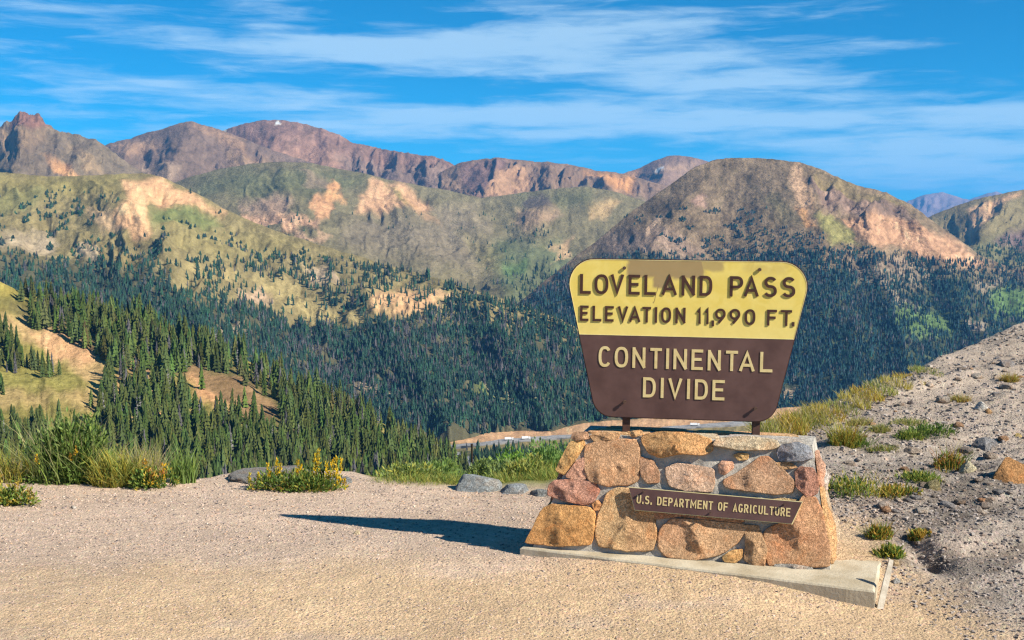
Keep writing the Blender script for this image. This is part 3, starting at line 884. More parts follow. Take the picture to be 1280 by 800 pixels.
gF = np.random.default_rng(55)
fx, fy, fpos = scatter(L_F, (-250, 340, 640, 660), 11500, dens_F, 2001)
keep = gF.random(len(fx)) < .92
fx, fy, fpos = fx[keep], fy[keep], fpos[keep]
N = len(fx)
fcol, fdead = tree_cols(N, gF, (.070, .092, .026), .26, .06 + .12 * (fbm(fx / 30, fy / 20, 3, 91) > .25))
fh = 15.0 * np.clip(gF.normal(1, .24, N), .4, 1.5) * np.where((fx < 130) & (fy > 440) & (fy < 520), .8, 1)
size = fh / fpos[:, 1]
tops = pixel_of(fpos + np.stack([0 * fh, 0 * fh, fh * .6], -1))
inv = (tops[0] > 2) & (tops[0] < 600) & (tops[1] > 300) & (tops[1] < 585) & ~((tops[0] < 235) & (tops[1] > 545)) & ~((tops[0] > 250) & (tops[1] > 570))
order = np.argsort(np.where(inv, -size, 1))
solo = order[:300]
rest = np.setdiff1d(np.arange(N), solo)
tF = [spruce_template(7, 9, 900 + q, slim=.155) for q in range(5)]
V, F, Cc = batch(tF, fpos[rest] - np.array([0, 0, .4]), fh[rest], gF.uniform(.75, 1.35, len(rest)) * np.where(fdead[rest], .8, 1), gF.uniform(0, 6.28, len(rest)), fcol[rest], gF.integers(0, 5, len(rest)))
link('spruce_wood', mesh_np('spruce_wood', V, F, Cc), MAT_TREE, None, kind='stuff', label='dense spruce wood along the crest of the near left ridge')

# shared meshes for the single trees: trunk + crown in a few tints
MAT_BARK, tt, bb = make_mat('bark', .95, .05)
tt.put(bb.inputs['Base Color'], tt.mix(tt.noise(tt.n('ShaderNodeTexCoord').outputs['Object'], 6, 4), (.10, .075, .055, 1), (.17, .14, .115, 1)))


def trunk_mesh():
    V, F = [], []
    n = 6
    for (z, r_) in ((-.04, .017), (.06, .013), (.35, .010), (.95, .002)):
        for q in range(n):
            a = 6.2832 * q / n
            V.append((r_ * math.cos(a), r_ * math.sin(a), z))
    for k in range(3):
        for q in range(n):
            F.append((k * n + q, k * n + (q + 1) % n, (k + 1) * n + (q + 1) % n, (k + 1) * n + q))
    me = mesh_np('trunk', V, F, None, True)
    me.materials.append(MAT_BARK)
    return me


TRUNK = trunk_mesh()
CROWNS = []
for q in range(12):
    V, F = spruce_template(9, 11, 700 + q, slim=.15 + .02 * (q % 3))
    c = np.array((.070, .092, .026)) * (0.78 + .07 * (q % 7)) * np.array((1 + .09 * ((q * 5) % 4 - 1.5), 1, 1 + .1 * ((q * 3) % 4 - 1.5)))
    me = mesh_np('crown', V, F, np.repeat(c[None], len(V), 0))
    me.materials.append(MAT_TREE)
    CROWNS.append(me)
DEADS = []
for q in range(3):
    V, F = dead_template(60 + q, 46)
    me = mesh_np('dead_crown', V, F, np.repeat(np.array([[.23, .215, .205]]), len(V), 0))
    me.materials.append(MAT_TREE)
    DEADS.append(me)
for k in solo:
    x, y, z = fpos[k]
    if fdead[k]:
        nm, cat, lab, grp = 'dead_spruce', 'tree', 'bare grey dead spruce among the green ones on the near ridge', 'dead spruces on the near ridge'
    elif fx[k] < 130 and 420 < fy[k] < 525:
        nm, cat, lab, grp = 'spruce_tree', 'tree', 'dark spruce in the clump on the grassy clearing at left', 'spruces in the meadow clump'
    elif fx[k] < 260 and fy[k] > 500:
        nm, cat, lab, grp = 'spruce_tree', 'tree', 'dark green spruce on the slope behind the tall roadside grass', 'spruces behind the roadside grass'
    else:
        nm, cat, lab, grp = 'spruce_tree', 'tree', 'dark green spruce on the lower slope of the near left ridge', 'spruces on the near ridge'
    o = thing(nm, lab, cat, (x, y, z), grp)
    o.rotation_euler[2] = gF.uniform(0, 6.28)
    o.scale = (fh[k] * gF.uniform(.8, 1.35),) * 2 + (fh[k],)
    o.rotation_euler[0] = gF.normal(0, .02)
    o.rotation_euler[1] = gF.normal(0, .02)
    link('trunk', TRUNK, None, o)
    link('crown', DEADS[int(gF.integers(0, 3))] if fdead[k] else CROWNS[int(gF.integers(0, 12))], None, o)

# ------------------------------------------------------------------ highway, side road, vehicles, marker pole
def simple_mat(name, c1, c2, scale, rough=.9, spec=.1, bd=0.0, bs=None, detail=5):
    m, t, b = make_mat(name, rough, spec)
    co = t.n('ShaderNodeTexCoord').outputs['Object']
    t.put(b.inputs['Base Color'], t.mix(t.ramp(t.noise(co, scale, detail, .62), .3, .7), c4(c1), c4(c2)))
    if bd:
        bump(t, b, t.noise(co, bs or scale * 3, 6, .68), 1.0, bd)
    return m


MAT_ASPHALT = simple_mat('asphalt', (.20, .19, .185), (.27, .26, .25), .05)
MAT_LINE = simple_mat('road_paint', (.75, .75, .72), (.8, .8, .78), .1)


def strip_on_layer(name, L, pix, width, lift, mat, label):
    pix = np.array(pix, float)
    px = np.linspace(pix[0, 0], pix[-1, 0], 60)
    py = np.interp(px, pix[:, 0], pix[:, 1])
    P = on_layer(L, px, py)
    k = np.ones(9) / 9
    P[:, 2] = np.convolve(np.pad(P[:, 2], 4, mode='edge'), k, 'valid')
    T = np.gradient(P, axis=0)
    Nn = np.stack([-T[:, 1], T[:, 0], 0 * T[:, 0]], -1)
    Nn /= np.linalg.norm(Nn, axis=1)[:, None]
    up = np.array([0, 0, lift])
    V = np.concatenate([P - Nn * width / 2 + up, P + Nn * width / 2 + up, P + Nn * width / 2 - up * 3 - [0, 0, 6], P - Nn * width / 2 - up * 3 - [0, 0, 6]])
    n = len(P)
    F = []
    for a in range(n - 1):
        for (i, j) in ((0, 1), (1, 2), (3, 0)):
            F.append((i * n + a, i * n + a + 1, j * n + a + 1, j * n + a))
    o = link(name, mesh_np(name, V, F), mat, None, kind='structure', label=label)
    return P + up, T / np.linalg.norm(T, axis=1)[:, None], o


HP, HT, HO = strip_on_layer('highway', L_G, [(545, 560), (600, 556.5), (660, 552.5), (715, 548), (800, 541), (900, 533), (960, 527)], 24, 3.0, MAT_ASPHALT, 'pale highway crossing the valley floor')
for off in (-10.5, -.4, .4, 10.5):
    Nn = np.stack([-HT[:, 1], HT[:, 0], 0 * HT[:, 0]], -1)
    Nn /= np.linalg.norm(Nn, axis=1)[:, None]
    a, b2 = HP + Nn * (off - .18) + [0, 0, .02], HP + Nn * (off + .18) + [0, 0, .02]
    n = len(HP)
    lo = link('lane_line', mesh_np('lane_line', np.concatenate([a, b2]), [(q, q + 1, n + q + 1, n + q) for q in range(n - 1)]), MAT_LINE, HO)


def quad_strip(name, pts, width, z_off, mat, label):
    """A short road following points on the ground."""
    P = np.array(pts, float)
    tt_ = np.linspace(0, len(P) - 1, 50)
    Q = np.stack([np.interp(tt_, np.arange(len(P)), P[:, k]) for k in range(3)], -1)
    k = np.ones(11) / 11
    for q in range(3):
        Q[:, q] = np.convolve(np.pad(Q[:, q], 5, mode='edge'), k, 'valid')
    T = np.gradient(Q, axis=0)
    Nn = np.stack([-T[:, 1], T[:, 0], 0 * T[:, 0]], -1)
    Nn /= np.linalg.norm(Nn, axis=1)[:, None]
    n = len(Q)
    V = np.concatenate([Q - Nn * width / 2, Q + Nn * width / 2, Q + Nn * width / 2 - [0, 0, 5], Q - Nn * width / 2 - [0, 0, 5]]) + [0, 0, z_off]
    F = [(i * n + a, i * n + a + 1, j * n + a + 1, j * n + a) for a in range(n - 1) for (i, j) in ((0, 1), (1, 2), (3, 0))]
    return link(name, mesh_np(name, V, F), mat, None, kind='structure', label=label)


def on_dist(px, py, d): return CAM + ray(px, py) * d


quad_strip('pass_road', [on_layer(L_G, x_, y_)[0] + np.array([0, 0, 3.0]) for x_, y_ in ((556, 567), (568, 568.5), (579, 572), (587, 577), (589, 583), (583, 589), (574, 596), (568, 606))], 10, 0, MAT_ASPHALT,
           'short curve of the pass road winding below the turnout')

MAT_WHITE = simple_mat('white_paint', (.74, .74, .74), (.82, .82, .82), .4, .5, .4)
MAT_GLASS = simple_mat('dark_glass', (.02, .025, .03), (.03, .035, .04), 1, .15, .5)
MAT_TYRE = simple_mat('tyre_rubber', (.02, .02, .02), (.035, .035, .035), 6)


def box_mesh(name, x0, x1, y0, y1, z0, z1, bev=0.0, taper=0.0):
    import bmesh
    bm = bmesh.new()
    bmesh.ops.create_cube(bm, size=1)
    for v in bm.verts:
        v.co = Vector((x0 if v.co.x < 0 else x1, y0 if v.co.y < 0 else y1, z0 if v.co.z < 0 else z1))
        if taper and v.co.z == z1:
            v.co.x += taper if v.co.x == x0 else -taper
    if bev:
        bmesh.ops.bevel(bm, geom=bm.edges[:], offset=bev, segments=2, affect='EDGES')
    me = bpy.data.meshes.new(name)
    bm.to_mesh(me)
    bm.free()
    return me


def cyl_mesh(name, r_, h_, n=16, axis='z', r2=None):
    import bmesh
    bm = bmesh.new()
    bmesh.ops.create_cone(bm, cap_ends=True, segments=n, radius1=r_, radius2=r_ if r2 is None else r2, depth=h_)
    if axis == 'y':
        bmesh.ops.rotate(bm, verts=bm.verts[:], matrix=Matrix.Rotation(R(90), 3, 'X'))
    me = bpy.data.meshes.new(name)
    bm.to_mesh(me)
    bm.free()
    return me


def truck(label, px, length):
    i = int(np.argmin(np.abs(pixel_of(HP)[0] - px)))
    p, d = HP[i], HT[i]
    o = thing('truck', label, 'truck', tuple(p + np.array([0, 0, .02])), 'white trucks on the valley highway')
    o.rotation_euler[2] = math.atan2(d[1], d[0])
    h = length / 2
    link('trailer', box_mesh('trailer', -h, h - 3.6, -1.3, 1.3, 1.15, 4.1, .06), MAT_WHITE, o)
    cab = link('cab', box_mesh('cab', h - 3.0, h, -1.25, 1.25, .7, 3.5, .12), MAT_WHITE, o)
    link('windscreen', box_mesh('windscreen', h - .02, h + .03, -1.05, 1.05, 2.1, 3.1), MAT_GLASS, cab)
    link('side_window', box_mesh('side_window', h - 1.4, h - .4, -1.28, 1.28, 2.1, 3.0), MAT_GLASS, cab)
    link('chassis', box_mesh('chassis', -h + .4, h - .4, -.5, .5, .6, 1.1), MAT_TYRE, o)
    wm = cyl_mesh('wheel', .52, .4, 14, 'y')
    for x in (-h + 1.2, -h + 2.5, h - 4.6, h - .9):
        for s in (-1, 1):
            w = link('wheel', wm, MAT_TYRE, o)
            w.location = (x, s * 1.05, .52)


truck('white truck on the valley highway, left of the two beside each other', 639, 13)
truck('white truck on the valley highway, just right of the other one', 656, 13)
truck('white truck on the highway seen in the gap below the sign', 868, 14)

MAT_POLE = simple_mat('weathered_pole', (.025, .018, .015), (.045, .035, .028), 3)
pp = CAM + ray(590, 612) * 26.0
pz = float(gz(pp[0], 26.0))
top = (CAM + ray(590.5, 556) * 26.0)[2]
mp = thing('marker_pole', 'thin dark marker pole standing behind the roadside bushes', 'pole', (pp[0], 26.0, pz - .3))
link('shaft', cyl_mesh('shaft', .024, top - pz + .3, 10), MAT_POLE, mp).location = (0, 0, (top - pz + .3) / 2)
link('cap', cyl_mesh('cap', .032, .05, 10, 'z', .03), MAT_POLE, mp).location = (0, 0, top - pz + .3)

# ------------------------------------------------------------------ concrete slab
SLAB_Z = .06
MAT_CONC = simple_mat('slab_concrete', (.36, .30, .205), (.52, .46, .35), 3.2, .9, .15, .006, 40)
sl = [on_z(x, y, SLAB_Z) for (x, y) in ((650, 684), (1094, 739), (1108, 675))]
sl.append(sl[0] + sl[2] - sl[1])


def prism(name, ring, z0, z1, seg=14, jit=.004, seed=0):
    """Slab with a rough edge: outline subdivided, top and sides."""
    g = np.random.default_rng(seed)
    pts = []
    n = len(ring)
    for i in range(n):
        for k in range(seg):
            pts.append(ring[i] + (ring[(i + 1) % n] - ring[i]) * k / seg)
    pts = np.array(pts)[:, :2] + g.normal(0, jit, (n * seg, 2))
    m_ = len(pts)
    c = pts.mean(0)
    ins = c + (pts - c) * .988
    V = [(x, y, z0) for x, y in pts] + [(x, y, z1 - .012) for x, y in pts] + [(x, y, z1) for x, y in ins] + [(c[0], c[1], z1)]
    F = []
    for i in range(m_):
        j = (i + 1) % m_
        F += [(i, j, m_ + j), (i, m_ + j, m_ + i), (m_ + i, m_ + j, 2 * m_ + j), (m_ + i, 2 * m_ + j, 2 * m_ + i), (2 * m_ + i, 2 * m_ + j, 3 * m_)]
    return mesh_np(name, V, F)


so = link('concrete_slab', prism('concrete_slab', sl, -.28, SLAB_Z), MAT_CONC, None, label='pale concrete slab under the stone pedestal', category='slab')

# ------------------------------------------------------------------ stone pedestal
PA, PB = on_z(664, 684, SLAB_Z), on_z(1040, 713, SLAB_Z)
ux = (PB - PA) / np.linalg.norm(PB - PA)                 # along the front
uy = np.array([-ux[1], ux[0], 0.0])                      # into the pedestal
PTZ, BATTER = .965, .22
up3 = np.array([0, 0, PTZ - SLAB_Z]) + uy * BATTER
uf = up3 / np.linalg.norm(up3)                           # up the sloping front face
nf = np.cross(ux, uf)                                    # towards the viewer
if nf[1] > 0: nf = -nf


def fpt(px, py, off=0.0):
    """Point on the pedestal's front face under a photo pixel, `off` metres in front of it."""
    return on_plane(px, py, PA + nf * off, nf)


def fuv(p): return np.array([np.dot(p - PA, ux), np.dot(p - PA, uf)])
def fxyz(u, v, w): return PA + ux * u + uf * v + nf * w


TL_, TR_ = fpt(724, 545), fpt(1017, 557)
TL_[2] = TR_[2] = 0
tl = PA + ux * np.dot(TL_ - PA, ux) + up3
tr = PA + ux * np.dot(TR_ - PA, ux) + up3
B4 = [PA, PB, PB + uy * .74 + ux * .04, PA + uy * .78]
T4 = [tl, tr, tr + uy * .40 + ux * .02, tl + uy * .42]

MAT_MORTAR = simple_mat('mortar', (.33, .30, .26), (.50, .46, .40), 11.0, .95, .1, .022, 26)
ped = thing('stone_pedestal', 'battered pedestal of orange and tan stones set in grey mortar', 'pedestal', tuple(np.array(PA + (PB - PA) / 2 + uy * .37)))
PED_O = np.array(ped.location)


def local(P): return np.asarray(P, float) - PED_O


def face_grid(a, b_, c_, d_, nu, nv, amp, seed):
    u, v = np.meshgrid(np.linspace(0, 1, nu), np.linspace(0, 1, nv))
    P = (a * ((1 - u) * (1 - v))[..., None] + b_ * (u * (1 - v))[..., None] + c_ * (u * v)[..., None] + d_ * ((1 - u) * v)[..., None])
    n = np.cross(b_ - a, d_ - a)
    n /= np.linalg.norm(n)
    w = np.minimum(np.minimum(u, 1 - u), np.minimum(v, 1 - v))
    P = P + n * (amp * fbm(u * np.linalg.norm(b_ - a) * 9, v * np.linalg.norm(d_ - a) * 9, 4, seed) * sst(w, 0, .05))[..., None]
    return P.reshape(-1, 3), grid_faces(nv, nu)


Vs, Fs, off = [], [], 0
for k, (a, b_, c_, d_) in enumerate([(B4[0], B4[1], T4[1], T4[0]), (B4[1], B4[2], T4[2], T4[1]), (B4[2], B4[3], T4[3], T4[2]), (B4[3], B4[0], T4[0], T4[3]), (T4[0], T4[1], T4[2], T4[3])]):
    V, F = face_grid(a, b_, c_, d_, 110, 56, .014 if k != 4 else .012, 300 + k)
    Vs.append(V); Fs.append(F + off); off += len(V)
cM = np.concatenate(Vs).mean(0)
link('mortar', mesh_np('mortar', local(cM + (np.concatenate(Vs) - cM) * np.array((.990, .980, 1.0))), np.concatenate(Fs), None, True), MAT_MORTAR, ped)

m, t, b = make_mat('field_stone', .9, .15)
at = t.n('ShaderNodeAttribute', attribute_name='Col')
co = t.n('ShaderNodeTexCoord').outputs['Object']
n1, n2, n3 = t.noise(co, 7.0, 5, .62, .6), t.noise(co, 28.0, 6, .7), t.noise(co, 90.0, 4, .7)
c = t.mix(t.m('MULTIPLY', t.ramp(n1, .48, .66), .5), at.outputs['Color'], t.mix(1.0, at.outputs['Color'], (1.2, .88, .66, 1), 'MULTIPLY'))
c = t.mix(t.m('MULTIPLY', t.ramp(n2, .52, .70), .5), c, t.mix(1.0, c, (1.35, 1.42, 1.5, 1), 'MULTIPLY'))
c = t.mix(t.m('MULTIPLY', t.ramp(n3, .56, .70), .55), c, t.mix(1.0, c, (.42, .40, .42, 1), 'MULTIPLY'))
t.put(b.inputs['Base Color'], c)
bump(t, b, t.m('ADD', t.m('ADD', t.m('MULTIPLY', n2, .8), t.m('MULTIPLY', n3, .45)), t.m('MULTIPLY', t.ramp(t.noise(co, 45.0, 5, .7, .8), .42, .52), .45)), 1.0, .030)
MAT_STONE = m


def resample(poly, n):
    P = np.array(poly, float)
    Q = np.roll(P, -1, 0)
    P = np.stack([P * .9 + Q * .1, P * .1 + Q * .9], 1).reshape(-1, 2)   # blunt the corners a little
    d = np.linalg.norm(np.roll(P, -1, 0) - P, axis=1)
    s = np.concatenate([[0], np.cumsum(d)])
    q = np.linspace(0, s[-1], n, endpoint=False)
    PP = np.vstack([P, P[:1]])
    return np.stack([np.interp(q, s, PP[:, k]) for k in range(2)], -1)


def stone_mesh(poly_uv, to_xyz, colour, seed, height, n=64):
    """A stone bedded in the wall: outline in the face plane, broken rough front, rim sunk into the mortar."""
    g = np.random.default_rng(seed)
    O = resample(poly_uv, n)
    c = O.mean(0)
    size = np.sqrt(np.ptp(O[:, 0]) * np.ptp(O[:, 1]))
    rad = O - c
    rr = np.linalg.norm(rad, axis=1)
    O = c + rad * (1.085 + .04 * fbm(O[:, 0] * 26, O[:, 1] * 26, 4, seed, .6))[:, None]
    height = height * .95
    cuts = [(np.array([math.cos(a), math.sin(a)]), g.uniform(-.10, .26) * size, g.uniform(.10, .48)) for a in g.uniform(0, 6.28, 9)]
    V = []
    rings = ((1.02, -.06), (1.0, .60), (.988, .93), (.96, 1.0), (.88, 1.0), (.78, 1.0), (.66, 1.0), (.53, 1.0), (.40, 1.0), (.27, 1.0), (.13, 1.0))
    amp = min(.30 * height, .013) * min(1.0, size / .22 + .35)
    for (k, w) in rings:
        q = c + (O - c) * k
        h = np.full(n, height * w)
        if w > .1:
            for (dn, d0, sl_) in cuts:                    # broken facets
                h = np.minimum(h, height * 1.02 - sl_ * ((q - c) @ dn - d0))
            h = h + min(w, 1) * (amp * fbm(q[:, 0] * 8, q[:, 1] * 8, 2, seed + 3, .6) + .6 * amp * fbm(q[:, 0] * 21, q[:, 1] * 21, 2, seed + 4))
            h = np.maximum(h, .012 + .006 * w)
        for i in range(n):
            V.append(to_xyz(q[i, 0], q[i, 1], float(h[i])))
    V.append(to_xyz(c[0], c[1], float(np.mean(h))))
    F = []
    for k in range(len(rings) - 1):
        for i in range(n):
            j = (i + 1) % n
            a, b_, c2, d = k * n + i, k * n + j, (k + 1) * n + j, (k + 1) * n + i
            F += [(a, b_, c2), (a, c2, d)]
    k = (len(rings) - 1) * n
    for i in range(n):
        F.append((k + i, k + (i + 1) % n, len(V) - 1))
    V = np.array(V)
    col = np.array(colour)[None] * (1 + .22 * fbm(V[:, 0] * 7 + seed, V[:, 2] * 7, 4, seed + 6))[:, None]
    pk = sst(fbm(V[:, 0] * 4 + seed, V[:, 2] * 4, 3, seed + 8), .05, .45)[:, None]
    col = col * (1 - .5 * pk) + col * np.array((1.05, .90, .90)) * .5 * pk
    return mesh_np('stone', local(V), F, np.clip(col * (1.52, 1.52, 1.58), .02, .9), True)


ORG, TANS, PNK, RED, BRN, GRY, BGE = (.48, .255, .095), (.46, .29, .145), (.44, .255, .165), (.36, .190, .130), (.37, .215, .125), (.22, .225, .235), (.46, .365, .235)
# outlines traced in an enlarged view of the front (x = 640 + zx / 2.667, y = 510 + zy / 2.667)
FRONT = [
    ([(52, 446), (65, 418), (108, 336), (140, 325), (255, 335), (270, 350), (268, 410), (255, 452), (150, 456)], ORG, .070),
    ([(123, 290), (128, 258), (150, 243), (210, 240), (270, 250), (288, 275), (268, 312), (240, 322), (170, 306)], RED, .060),
    ([(148, 205), (163, 175), (194, 115), (235, 106), (241, 125), (215, 168), (175, 220)], (.50, .30, .12), .050),
    ([(180, 228), (215, 178), (240, 166), (247, 235), (215, 240)], PNK, .030),
    ([(250, 130), (300, 112), (405, 108), (420, 130), (418, 235), (390, 250), (320, 256), (262, 240), (247, 200)], (.46, .27, .145), .055),
    ([(198, 101), (206, 82), (250, 80), (258, 102), (215, 109)], BRN, .035),
    ([(262, 92), (300, 79), (360, 85), (350, 103), (275, 112)], TANS, .035),
    ([(385, 79), (430, 74), (438, 90), (400, 98)], (.50, .30, .14), .035),
    ([(428, 165), (470, 175), (490, 215), (488, 246), (450, 248), (432, 225)], BRN, .035),
    ([(440, 115), (445, 92), (500, 82), (600, 86), (655, 105), (660, 140), (630, 156), (560, 150), (500, 164), (465, 150)], (.49, .28, .12), .085),
    ([(518, 202), (550, 186), (620, 195), (668, 205), (670, 250), (660, 278), (590, 276), (530, 260), (520, 235)], (.46, .31, .21), .050),
    ([(688, 190), (700, 177), (735, 180), (738, 200), (710, 222), (692, 215)], PNK, .035),
    ([(740, 157), (760, 150), (790, 153), (785, 172), (755, 175)], (.46, .29, .12), .025),
    ([(710, 240), (760, 215), (830, 166), (850, 164), (900, 206), (935, 246), (925, 280), (870, 285), (720, 265)], (.40, .245, .145), .050),
    ([(675, 125), (690, 102), (780, 94), (870, 106), (888, 125), (860, 138), (760, 141)], BGE, .060),
    ([(885, 150), (900, 125), (950, 115), (990, 130), (1000, 165), (960, 178), (895, 176)], GRY, .060),
    ([(875, 182), (930, 182), (950, 199), (900, 206)], (.42, .26, .13), .025),
    ([(945, 215), (960, 198), (1005, 203), (1020, 240), (1018, 280), (985, 295), (950, 265)], (.34, .185, .125), .055),
    ([(285, 430), (290, 370), (320, 290), (360, 272), (430, 285), (468, 330), (470, 385), (478, 430), (460, 468), (390, 470), (300, 456)], (.46, .30, .15), .055),
    ([(268, 322), (285, 306), (298, 320), (292, 340), (275, 341)], (.46, .24, .10), .030),
    ([(498, 465), (500, 410), (540, 372), (640, 378), (765, 390), (770, 412), (735, 456), (690, 485), (610, 503), (520, 491)], (.46, .285, .155), .065),
    ([(482, 340), (560, 335), (690, 345), (765, 365), (755, 382), (640, 370), (545, 362), (487, 372)], BRN, .030),
    ([(778, 395), (820, 395), (835, 430), (850, 472), (840, 526), (800, 526), (775, 500), (780, 450)], (.38, .235, .125), .045),
    ([(702, 496), (730, 476), (768, 470), (765, 500), (745, 515), (710, 513)], (.46, .28, .11), .035),
    ([(847, 410), (900, 385), (940, 340), (970, 300), (1010, 310), (1030, 350), (1056, 482), (1050, 521), (1000, 524), (900, 512), (862, 522), (850, 452)], (.42, .245, .13), .070),
    ([(848, 308), (900, 300), (958, 308), (945, 330), (880, 330)], (.46, .32, .15), .030),
    ([(875, 520), (940, 520), (1000, 532), (990, 550), (890, 546)], (.36, .33, .28), .040),
]
for k, (pl, colr, h) in enumerate(FRONT):
    uv = [fuv(fpt(640 + x / 2.6667, 510 + y / 2.6667)) for x, y in pl]
    link('stone', stone_mesh(uv, fxyz, colr, 500 + k * 7, h), MAT_STONE, ped)


def side_stones(b0, b1, t1, t0, specs, seed, keep_out=1):
    eu = (b1 - b0) / np.linalg.norm(b1 - b0)
    ev = ((t0 + t1) / 2 - (b0 + b1) / 2)
    ev = ev - eu * np.dot(ev, eu)
    H_ = np.linalg.norm(ev)
    ev /= H_
    en = np.cross(eu, ev)
    for k, (pl, colr, h) in enumerate(specs):
        link('stone', stone_mesh([(np.linalg.norm(b1 - b0) * a, H_ * q) for a, q in pl], lambda u, v, w: b0 + eu * u + ev * v + en * w, colr, seed + k * 5, h), MAT_STONE, ped)


side_stones(B4[1], B4[2], T4[2], T4[1], [([(.05, .06), (.45, .05), (.50, .30), (.47, .60), (.22, .62), (.10, .35)], (.48, .30, .14), .06), ([(.52, .06), (.96, .06), (.90, .35), (.75, .52), (.54, .50)], BGE, .07),
                                         ([(.24, .66), (.55, .63), (.60, .90), (.33, .92)], PNK, .05), ([(.62, .56), (.82, .55), (.76, .85), (.64, .80)], (.46, .40, .33), .05)], 900)
side_stones(B4[3], B4[0], T4[0], T4[3], [([(.05, .05), (.48, .05), (.50, .35), (.14, .38)], BRN, .06), ([(.53, .04), (.94, .05), (.86, .34), (.54, .36)], ORG, .06), ([(.2, .44), (.52, .40), (.54, .64), (.28, .68)], TANS, .06),
                                         ([(.56, .42), (.82, .40), (.72, .68), (.58, .66)], RED, .05), ([(.34, .74), (.64, .72), (.6, .94), (.4, .94)], PNK, .05)], 950)
side_stones(B4[2], B4[3], T4[3], T4[2], [([(x, .06 + .32 * r_), (x + .17, .05 + .32 * r_), (x + .18, .32 + .32 * r_), (x + .02, .33 + .32 * r_)], (TANS, ORG, BRN, PNK)[(q + r_) % 4], .055)
                                         for r_ in range(3) for q, x in enumerate((.06 + .06 * r_, .26 + .04 * r_, .46 + .02 * r_, .66 - .01 * r_, .80 - .04 * r_) if r_ < 2 else (.24, .44, .63))], 980)
# flat cap stones in the top bed
for k, (a0, a1, c0, c1, colr) in enumerate([(.04, .30, .10, .60, TANS), (.34, .60, .12, .55, BGE), (.64, .95, .12, .62, (.40, .36, .30)), (.10, .45, .66, .94, BRN), (.50, .92, .68, .94, TANS)]):
    e1, e2 = T4[1] - T4[0], T4[3] - T4[0]
    link('stone', stone_mesh([(a0, c0), (a1, c0 + .03), (a1 - .02, c1), (a0 + .02, c1 - .04)], lambda u, v, w: T4[0] + e1 * u + e2 * v + np.array([0, 0, w - .004]), colr, 1200 + k * 3, .014, 28), MAT_STONE, ped)

# ------------------------------------------------------------------ the pass sign
YAW = R(7.5)
su = np.array([math.cos(YAW), -math.sin(YAW), 0.0])
sn = np.array([-math.sin(YAW), -math.cos(YAW), 0.0])      # out of the face
SP = (T4[0] + T4[1] + T4[2] + T4[3]) / 4 + sn * .05
SP = np.array([SP[0], SP[1], 0.0])
ROLL = -.012
s_c = .5 * (np.dot(on_plane(720, 417, SP, sn) - SP, su) + np.dot(on_plane(997, 426, SP, sn) - SP, su))
z_c = .5 * (on_plane(720, 417, SP, sn)[2] + on_plane(997, 426, SP, sn)[2])
SO = SP + su * s_c + np.array([0, 0, z_c])                # middle of the line between the yellow and the brown field
SM = Matrix(((su[0], 0, -sn[0] * 0 + sn[0], SO[0]), (su[1], 0, sn[1], SO[1]), (0, 1, 0, SO[2]), (0, 0, 0, 1)))   # local x right, y up, z out of the face
SM = SM @ Matrix.Rotation(ROLL, 4, 'Z')
SMi = SM.inverted()


def sloc(px, py):
    p = SMi @ Vector(on_plane(px, py, SP, sn))
    return (p.x, p.y)


def rounded_outline(pts, radii, seg=9):
    """Polygon with rounded corners (2D)."""
    out = []
    n = len(pts)
    for i in range(n):
        p0, p, p1 = (np.array(pts[(i + k) % n], float) for k in (-1, 0, 1))
        a, b_ = (p0 - p) / np.linalg.norm(p0 - p), (p1 - p) / np.linalg.norm(p1 - p)
        r_ = radii[i]
        if r_ <= 0:
            out.append(tuple(p)); continue
        half = math.acos(np.clip(a @ b_, -1, 1)) / 2
        d = r_ / math.tan(half)
        c = p + (a + b_) / np.linalg.norm(a + b_) * r_ / math.sin(half)
        v0, v1 = p + a * d - c, p + b_ * d - c
        a0 = math.atan2(v0[1], v0[0])
        da = (math.atan2(v1[1], v1[0]) - a0 + math.pi) % (2 * math.pi) - math.pi
        for k in range(seg + 1):
            out.append((c[0] + r_ * math.cos(a0 + da * k / seg), c[1] + r_ * math.sin(a0 + da * k / seg)))
    return out


def plate(name, out, z0, z1):
    n = len(out)
    me = bpy.data.meshes.new(name)
    V = [(x, y, z1) for x, y in out] + [(x, y, z0) for x, y in out]
    F = [tuple(range(n)), tuple(range(2 * n - 1, n - 1, -1))] + [(i, n + i, n + (i + 1) % n, (i + 1) % n) for i in range(n)]
    me.from_pydata(V, [], F)
    me.update()
    return me


def stroke(pts, w, closed=False):
    P = np.array(pts, float)
    n = len(P)
    L_, R_ = [], []
    for i in range(n):
        a = P[(i - 1) % n] if (closed or i > 0) else None
        b_ = P[(i + 1) % n] if (closed or i < n - 1) else None
        d0 = (P[i] - a) / np.linalg.norm(P[i] - a) if a is not None else None
        d1 = (b_ - P[i]) / np.linalg.norm(b_ - P[i]) if b_ is not None else None
        if d0 is None: d0 = d1
        if d1 is None: d1 = d0
        n0, n1 = np.array([-d0[1], d0[0]]), np.array([-d1[1], d1[0]])
        mvec = n0 + n1
        mvec = mvec / max(np.linalg.norm(mvec), 1e-6)
        s = min(1.0 / max(mvec @ n0, .3), 2.1)
        L_.append(P[i] + mvec * w / 2 * s)
        R_.append(P[i] - mvec * w / 2 * s)
    return np.array(L_), np.array(R_)


def arc(cx, cy, rx, ry, a0, a1, n=14, p=2.0):
    r_ = []
    for k in range(n + 1):
        a = R(a0 + (a1 - a0) * k / n)
        c, s = math.cos(a), math.sin(a)
        r_.append((cx + rx * math.copysign(abs(c) ** (2 / p), c), cy + ry * math.copysign(abs(s) ** (2 / p), s)))
    return r_


